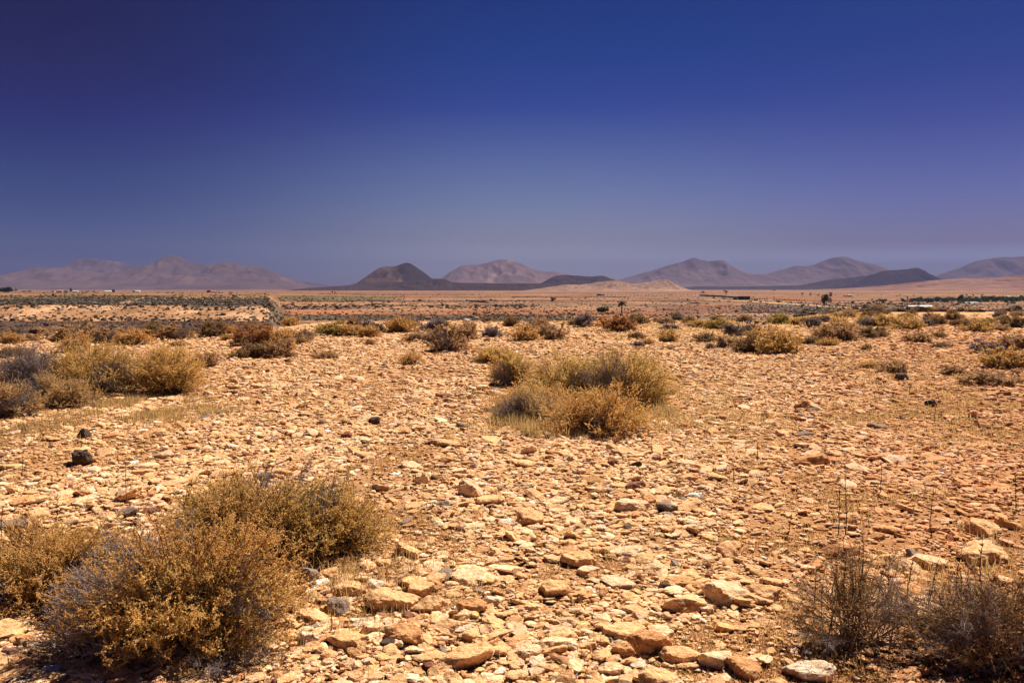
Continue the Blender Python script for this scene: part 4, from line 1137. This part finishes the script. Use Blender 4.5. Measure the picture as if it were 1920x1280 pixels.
def palm_proto():
    e = empty('palm_tree', (0, 0, 0))
    pts = [(0, 0, -.5), (.08, 0, 1.2), (.05, 0, 2.6), (.0, 0, 4.1)]
    V, Fo = tube(pts, [.34, .24, .22, .26], 10)
    link('trunk', np_mesh('trunk', V, Fo, M_twig, np.tile((.075, .05, .035), (len(V), 1))), e)
    V, Fo, c = palm_mesh(4.1, 2.1, 26, 3, (.07, .085, .03))
    link('crown', np_mesh('crown', V, Fo, M_leaf, c), e)
    return e
pp = palm_proto(); first = True
PALMS = [
 (1165, 405, 25, 1.1, 'single date palm standing by itself behind the stone wall'),
 (1359.5, 1300, 12, .9, 'tall thin palm on the far plain behind the dark shed'),
 (1502, 1250, 8, .9, 'small palm on the far plain, first of a row of three'),
 (1642, 600, 11, .8, 'short palm of two beside the dark tree'),
 (1647, 605, 13, .7, 'slightly taller palm of two beside the dark tree'),
 (1689, 560, 17, .75, 'tall palm close against the slender mast'),
 (1694, 565, 13, .8, 'lower palm between the tall one and the slender mast'),
 (1757, 760, 9, 1.0, 'palm rising from the near end of the grove'),
 (1799.5, 780, 14, .8, 'tallest palm above the grove'),
 (1809, 1100, 7, 1.0, 'small palm beyond the grove, first of two'),
 (1821, 1100, 7, 1.0, 'small palm beyond the grove, second of two'),
 (1838, 1150, 6, 1.3, 'low bushy palm with dark bushes beyond the grove'),
 (1868, 760, 8, 1.0, 'palm rising from the middle of the grove'),
 (1911, 780, 13, .9, 'palm in front of the long pale roof at the picture edge'),
 (624.5, 1600, 7, .8, 'first palm of a pair on the skyline before the volcanic cone'),
 (629.5, 1600, 6, .95, 'second palm of a pair on the skyline before the volcanic cone'),
]
for i, (px_, Y_, hp, wd, lab) in enumerate(PALMS):
    o = pp if i == 0 else copy_tree(pp)
    p = PY(px_, Y_); s = hp*Y_/F/5.4
    o.location = p; o.scale = (s*wd, s*wd, s); o.rotation_euler = (0, 0, i*1.3)
    tag(o, lab, 'palm tree', 'palm trees on the plain')

# orchard rows and the round bushes of the field edge
def bush_proto(colr, seed):
    V, Fo, c = crown_mesh(1, .9, 420, colr, seed, ls=.3); V = V+np.array([0, 0, .8])
    return np_mesh('bush', V, Fo, M_leaf, c)
bp = [bush_proto(GRD, 70), bush_proto((.035, .05, .02), 71)]
k = 0
for i in range(23):
    t = i/22; px_ = 1404+102*t; Y_ = 905-135*t
    if i in (8, 9): continue
    p = PY(px_, Y_); s = Y_/F*1.75
    o = link('bush', bp[i % 2], loc=p, rotz=i*.7, scale=(s, s, s*.85)); tag(o, 'small round dark bush in the evenly spaced row right of the shed', 'bush', 'round bushes in a row at the field edge')
for i in range(34):
    t = i/33; px_ = 1312+72*t; Y_ = 1300-330*t
    for j, dy in enumerate((0, 35)):
        p = PY(px_+j*1.5, Y_+dy); s = Y_/F*1.9
        o = link('orchard_tree', bp[(i+j) % 2], loc=p, rotz=i*.9, scale=(s, s, s*.9)); tag(o, 'small dark green tree of the orchard rows behind the shed', 'tree', 'orchard trees in rows on the plain')
for i in range(26):
    t = i/25; px_ = 1130+180*t + random.uniform(-1, 1)
    p = PY(px_, 1390); s = 1390/F*random.uniform(.9, 1.3)
    o = link('bush', bp[i % 2], loc=p, rotz=i, scale=(s*1.6, s, s*.8)); tag(o, 'tiny dark bush of the thin hedge line far across the plain', 'bush', 'thin hedge line across the plain')
# grove on the right, a dark wood read as one mass
rng = np.random.default_rng(64)
Vs, Fs, Cs, off = [], [], [], 0
for i in range(330):
    px_ = rng.uniform(1705, 2250); Y_ = rng.uniform(690, 900); 
    hgt = rng.uniform(2.0, 3.6)*(.75+.5*sm(np.array(px_), 1705, 1900))
    p = PY(px_, Y_); V, Fo, c = crown_mesh(2.6, hgt*.55, 130, (.028, .042, .018), i, ls=.35, lumps=4)
    V = V+np.array([p.x, p.y, p.z+hgt*.5]); Vs.append(V); Fs.append(Fo+off); Cs.append(c); off += len(V)
o = link('grove', np_mesh('grove', np.concatenate(Vs), np.concatenate(Fs), M_leaf, np.concatenate(Cs))); tag(o, 'dark green palm and fruit grove filling the plain on one side', 'grove', kind='stuff')

# buildings
def boxm(x0, x1, y0, y1, z0, z1):
    V = np.array([(x, y, z) for x in (x0, x1) for y in (y0, y1) for z in (z0, z1)])
    Fo = np.array([[0, 1, 3, 2], [4, 6, 7, 5], [0, 4, 5, 1], [2, 3, 7, 6], [0, 2, 6, 4], [1, 5, 7, 3]])
    return V, Fo
def add_box(parent, name, dims, colr, mat=None):
    V, Fo = boxm(*dims); return link(name, np_mesh(name, V, Fo, mat or M_wall, np.tile(colr, (8, 1))), parent)
def gable(parent, w, d, z, rise, colr, over=.3):
    V = np.array([(-w/2-over, -d/2-over, z), (w/2+over, -d/2-over, z), (w/2+over, d/2+over, z), (-w/2-over, d/2+over, z), (-w/2-over, 0, z+rise), (w/2+over, 0, z+rise)])
    Fq = np.array([[0, 1, 5, 4], [2, 3, 4, 5], [0, 4, 3, 3], [1, 2, 5, 5], [0, 3, 2, 1]])
    bm = bmesh.new(); vs = [bm.verts.new(v) for v in V]
    for f in ((0, 1, 5, 4), (2, 3, 4, 5), (0, 4, 3), (1, 2, 5), (0, 3, 2, 1)): bm.faces.new([vs[i] for i in f])
    m = bpy.data.meshes.new('roof'); bm.to_mesh(m); bm.free(); m.materials.append(M_wall)
    a = m.color_attributes.new('Col', 'FLOAT_COLOR', 'POINT'); a.data.foreach_set('color', np.tile((*colr, 1), (6, 1)).astype(np.float32).ravel())
    return link('roof', m, parent)
def house(px, Y, wpx, hpx, wallc, roofc, label, style='flat', name='house', doors=1, wins=2, depth=None, wf=None, winc=(.04, .04, .05)):
    p = PY(px, Y); w = wpx*Y/F; h = hpx*Y/F; d = depth or max(3, w*.45)
    e = empty(name, p); tag(e, label, 'building')
    wh = h*(wf or (.68 if style == 'gable' else .86))
    add_box(e, 'wall', (-w/2, w/2, -d/2, d/2, -.6, wh), wallc)
    if style == 'gable': gable(e, w, d, wh+.003, h-wh, roofc)
    else: add_box(e, 'roof', (-w/2-.15, w/2+.15, -d/2-.15, d/2+.15, wh+.003, h), roofc)
    n = doors+wins; sl = w/(n+1)
    for i in range(n):
        cx = -w/2+sl*(i+1)
        if i < doors: add_box(e, 'door', (cx-.5, cx+.5, -d/2-.06, -d/2-.004, -.1, min(2.1, wh*.85)), winc)
        else: add_box(e, 'window', (cx-.5, cx+.5, -d/2-.05, -d/2-.004, wh*.4, wh*.75), winc)
    return e
WH = (.72, .70, .66)
house(104, 1190, 5, 2.2, WH, (.6, .58, .54), 'tiny white hut on the skyline next to the pink roofed house', wins=0)
house(116, 1190, 11, 4, (.62, .46, .36), (.62, .26, .17), 'low house with a pinkish red roof on the skyline', 'gable')
house(145, 1190, 10, 3.2, WH, (.66, .64, .6), 'small white house on the skyline beside the reddish tree', 'gable', wf=.4)
house(207, 1190, 13, 2.8, WH, (.7, .68, .64), 'long white building on the skyline beside a brown square one', 'gable', wf=.4, wins=4)
house(217, 1185, 6, 5, (.42, .26, .18), (.36, .22, .15), 'square brown house joined to the long white one', wins=1)
house(260, 1190, 11, 3.6, WH, (.7, .68, .66), 'white building with a dark end shed on the skyline', 'gable', wf=.4, wins=3)
house(254, 1186, 3, 3, (.08, .06, .05), (.07, .05, .05), 'little dark shed at the end of the white building', wins=0)
house(394.5, 1190, 7, 6, (.55, .20, .13), (.5, .17, .11), 'brick red house on the skyline left of the volcanic cone', 'gable', wins=1)
house(402, 1188, 8, 3.4, (.70, .48, .42), (.6, .4, .34), 'low pale pink annexe of the brick red house', 'gable', wf=.4)
house(1122, 1380, 8, 3, (.10, .07, .06), (.07, .05, .045), 'dark low shed far out before the tan hills', wins=0)
house(1130, 1375, 7, 2.2, (.36, .28, .24), (.2, .15, .13), 'faded grey low building next to the dark far shed', wins=2)
house(1393.5, 880, 20, 7, (.035, .035, .035), (.60, .42, .33), 'dark open shed with a pale pinkish roof at the end of the orchard', wins=1, doors=0, winc=(.12, .32, .30))
house(1377, 885, 7, 4, (.42, .13, .07), (.32, .1, .06), 'small rust red building beside the dark open shed', wins=0)
house(1555, 1240, 4.5, 8, (.62, .62, .52), (.55, .55, .5), 'pale two storey tower house behind the tall brown green tree', wins=1)
house(1591, 1180, 8, 4.2, (.66, .58, .52), (.55, .45, .4), 'small whitish house with low outbuildings on the far plain', 'gable', wins=1)
house(1582, 1190, 6, 2.2, (.6, .46, .36), (.5, .36, .28), 'low outbuilding next to the small whitish house', wins=0)
house(1711, 520, 22, 3.2, (.55, .50, .48), (.66, .62, .60), 'long grey white greenhouse shed at the edge of the grove', 'gable', wf=.4, wins=0, doors=0)
house(1732.5, 505, 22, 4.4, (.80, .78, .74), (.9, .9, .88), 'bright white long shed with red ends at the edge of the grove', 'gable', wf=.4, wins=3)
house(1686, 530, 11, 1.9, (.03, .025, .025), (.05, .04, .04), 'low black shed at the foot of the slender mast', wins=0, doors=0)
house(1816, 670, 20, 1.8, (.5, .46, .44), (.68, .62, .58), 'long pale roofed shed in front of the grove', 'gable', wf=.4, wins=0, doors=0)
house(1828, 668, 5, 1.7, (.45, .47, .5), (.58, .6, .63), 'short blue grey shed after the long pale one', 'gable', wf=.4, wins=0, doors=0)
house(1898, 960, 27, 5, (.09, .06, .05), (.72, .56, .48), 'wide building with a long pinkish white roof behind the grove', 'gable', wins=0, doors=0)
house(1356, 9000*.55, 4, 2, WH, WH, 'white speck of a farmhouse at the foot of the far range', wins=0, doors=0)
house(1449, 4900, 6, 1.6, WH, WH, 'small white farm block at the foot of the lava ridge', wins=0, doors=0)

# mast, post and utility poles
def pole(px, py, hpx, label, name='utility_pole', colr=(.34, .29, .25), rad=.11, arm=True, lean=0, Y=None):
    p = PY(px, Y) if Y else P(px, py); h = hpx*p.y/F
    e = empty(name, p); tag(e, label, 'pole')
    V, Fo = tube([(0, 0, -.5), (lean*h, 0, h)], [rad, rad*.7]); link('pole', np_mesh('pole', V, Fo, M_twig, np.tile(colr, (len(V), 1))), e)
    if arm:
        V, Fo = boxm(-.7+lean*h, .7+lean*h, -.05, .05, h*.93, h*.93+.1); link('crossarm', np_mesh('crossarm', V, Fo, M_twig, np.tile(colr, (8, 1))), e)
    return e
pole(188, 608, 45, 'thin pale utility pole before the sandy bank', rad=.07, colr=(.42, .34, .27), Y=215)
pole(1182.5, 590, 10, 'dark fence post right of the single palm', name='post', colr=(.03, .025, .02), rad=.22, arm=False, Y=400)
pole(1542, 588, 13, 'leaning pale pole below the tall brown green tree', rad=.10, colr=(.5, .42, .35), lean=.35, arm=False, Y=440)
pole(1690, 588, 10, 'short pale pole in front of the slender mast', rad=.10, colr=(.5, .42, .35), lean=.1, arm=False, Y=455)
pole(1203.5, 600, 24, 'faint thin pole standing in the plain right of the palm', rad=.06, colr=(.2, .14, .11), arm=False, Y=470)
p = PY(1698.5, 545); e = empty('mast', p); tag(e, 'slender pale water mast with a small tank above the grove', 'mast')
h = 20*545/F
V, Fo = tube([(0, 0, -.3), (0, 0, h*.9)], [.30, .26]); link('pole', np_mesh('pole', V, Fo, M_wall, np.tile((.40, .33, .29), (len(V), 1))), e)
V, Fo = tube([(0, 0, h*.86), (0, 0, h*.88), (0, 0, h), (0, 0, h*1.02)], [.3, .75, .75, .1], 12); link('tank', np_mesh('tank', V, Fo, M_wall, np.tile((.55, .47, .42), (len(V), 1))), e)

# ------------------------------------------------------------------ haze
V, Fo = boxm(-19500, 19500, -19500, 19500, -30, 600)
hz = bpy.data.materials.new('haze'); hz.use_nodes = True; nt = hz.node_tree
nt.nodes.remove(nt.nodes['Principled BSDF'])
pv = nt.nodes.new('ShaderNodeVolumePrincipled'); pv.inputs['Color'].default_value = (.185, .20, .39, 1); pv.inputs['Density'].default_value = 7.5e-5
pv.inputs['Anisotropy'].default_value = 0
nt.links.new(pv.outputs[0], nt.nodes['Material Output'].inputs['Volume'])
m = bpy.data.meshes.new('haze'); m.from_pydata([tuple(v) for v in V], [], [tuple(map(int, f)) for f in Fo]); m.materials.append(hz)
o = link('haze', m); tag(o, 'thin violet dust haze hanging over the plain', 'haze', kind='stuff')

# ------------------------------------------------------------------ light
SUN_EL, SUN_AZ = 50, 36     # azimuth to the right of the viewing direction
world = bpy.data.worlds.new('World'); SC.world = world; world.use_nodes = True
nt = world.node_tree; N_ = nt.nodes; L_ = nt.links
sky = N_.new('ShaderNodeTexSky'); sky.sky_type = 'NISHITA'; sky.sun_disc = False
sky.sun_elevation = R(SUN_EL); sky.sun_rotation = R(SUN_AZ); sky.altitude = 400; sky.air_density = 1.0; sky.dust_density = .6; sky.ozone_density = 2.5
bg = N_['Background']; bg.inputs['Strength'].default_value = .08
# polarised, deep blue sky: grade the sky by height and by bearing
tc = N_.new('ShaderNodeTexCoord'); sp = N_.new('ShaderNodeSeparateXYZ'); L_.new(tc.outputs['Generated'], sp.inputs[0])
SKZ = {'l': [0.0, 0.0344, 0.0512, 0.1066, 0.1871, 0.2385, 0.2828, 0.6, 1.0], 'm': [0.0, 0.0272, 0.0602, 0.125, 0.2182, 0.2766, 0.3263, 0.6, 1.0], 'r': [0.0, 0.0345, 0.0513, 0.1069, 0.1877, 0.2392, 0.2836, 0.6, 1.0]}
SKYC = {
#SKY0
 'l': [(0.0437, 0.0664, 0.2567), (0.0437, 0.0664, 0.2567), (0.0625, 0.0896, 0.2521), (0.0232, 0.0539, 0.1913), (0.0040, 0.0130, 0.1426), (0.0040, 0.0083, 0.0961), (0.0040, 0.0070, 0.0815), (0.0032, 0.0056, 0.0652), (0.0028, 0.0049, 0.0570)],
 'm': [(0.4185, 0.4059, 0.6200), (0.4185, 0.4059, 0.6200), (0.3053, 0.2592, 0.3451), (0.1922, 0.1917, 0.3084), (0.0358, 0.0681, 0.2503), (0.0064, 0.0570, 0.2167), (0.0040, 0.0467, 0.1886), (0.0032, 0.0373, 0.1509), (0.0028, 0.0327, 0.1320)],
 'r': [(0.3189, 0.3084, 0.5906), (0.3189, 0.3084, 0.5906), (0.2043, 0.1604, 0.2885), (0.1452, 0.1291, 0.2922), (0.0584, 0.0677, 0.2285), (0.0258, 0.0532, 0.2053), (0.0151, 0.0484, 0.1891), (0.0121, 0.0387, 0.1513), (0.0106, 0.0339, 0.1324)],
#SKY1
}
def sky_ramp(key):
    stops = SKYC[key]; zs = SKZ[key]
    rp = N_.new('ShaderNodeValToRGB'); L_.new(sp.outputs['Z'], rp.inputs[0]); el = rp.color_ramp.elements
    el[0].position = zs[0]; el[0].color = (*stops[0], 1); el[1].position = 1; el[1].color = (*stops[-1], 1)
    for z_, c_ in list(zip(zs, stops))[1:-1]:
        q = el.new(z_); q.color = (*c_, 1)
    return rp.outputs[0]
def xmix(lo, hi, A, B):
    mr = N_.new('ShaderNodeMapRange'); mr.interpolation_type = 'SMOOTHSTEP'; mr.inputs['From Min'].default_value = lo; mr.inputs['From Max'].default_value = hi
    L_.new(sp.outputs['X'], mr.inputs['Value'])
    mx = N_.new('ShaderNodeMix'); mx.data_type = 'RGBA'; L_.new(mr.outputs[0], mx.inputs[0]); L_.new(A, mx.inputs[6]); L_.new(B, mx.inputs[7]); return mx.outputs[2]
grade = xmix(0, .51, xmix(-.51, 0, sky_ramp('l'), sky_ramp('m')), sky_ramp('r'))
vs = N_.new('ShaderNodeMix'); vs.data_type = 'RGBA'; vs.blend_type = 'MULTIPLY'; vs.inputs[0].default_value = 1
L_.new(sky.outputs[0], vs.inputs[6]); L_.new(grade, vs.inputs[7])
L_.new(vs.outputs[2], bg.inputs['Color'])

sd = bpy.data.lights.new('sun', 'SUN'); sd.energy = 5.0; sd.angle = R(.53); sd.color = (1, .93, .82)
so = bpy.data.objects.new('sun', sd); COL.objects.link(so); so.location = (0, 0, 50)
dirv = Vector((math.sin(R(SUN_AZ))*math.cos(R(SUN_EL)), math.cos(R(SUN_AZ))*math.cos(R(SUN_EL)), math.sin(R(SUN_EL))))
so.rotation_euler = dirv.to_track_quat('Z', 'Y').to_euler()

SC.view_settings.view_transform = 'Standard'; SC.view_settings.look = 'None'; SC.view_settings.exposure = 1.0; SC.view_settings.gamma = 1
SC.render.engine = 'CYCLES'
SC.cycles.max_bounces = 4; SC.cycles.diffuse_bounces = 1; SC.cycles.glossy_bounces = 1; SC.cycles.transmission_bounces = 2; SC.cycles.volume_bounces = 0
SC.cycles.use_denoising = True
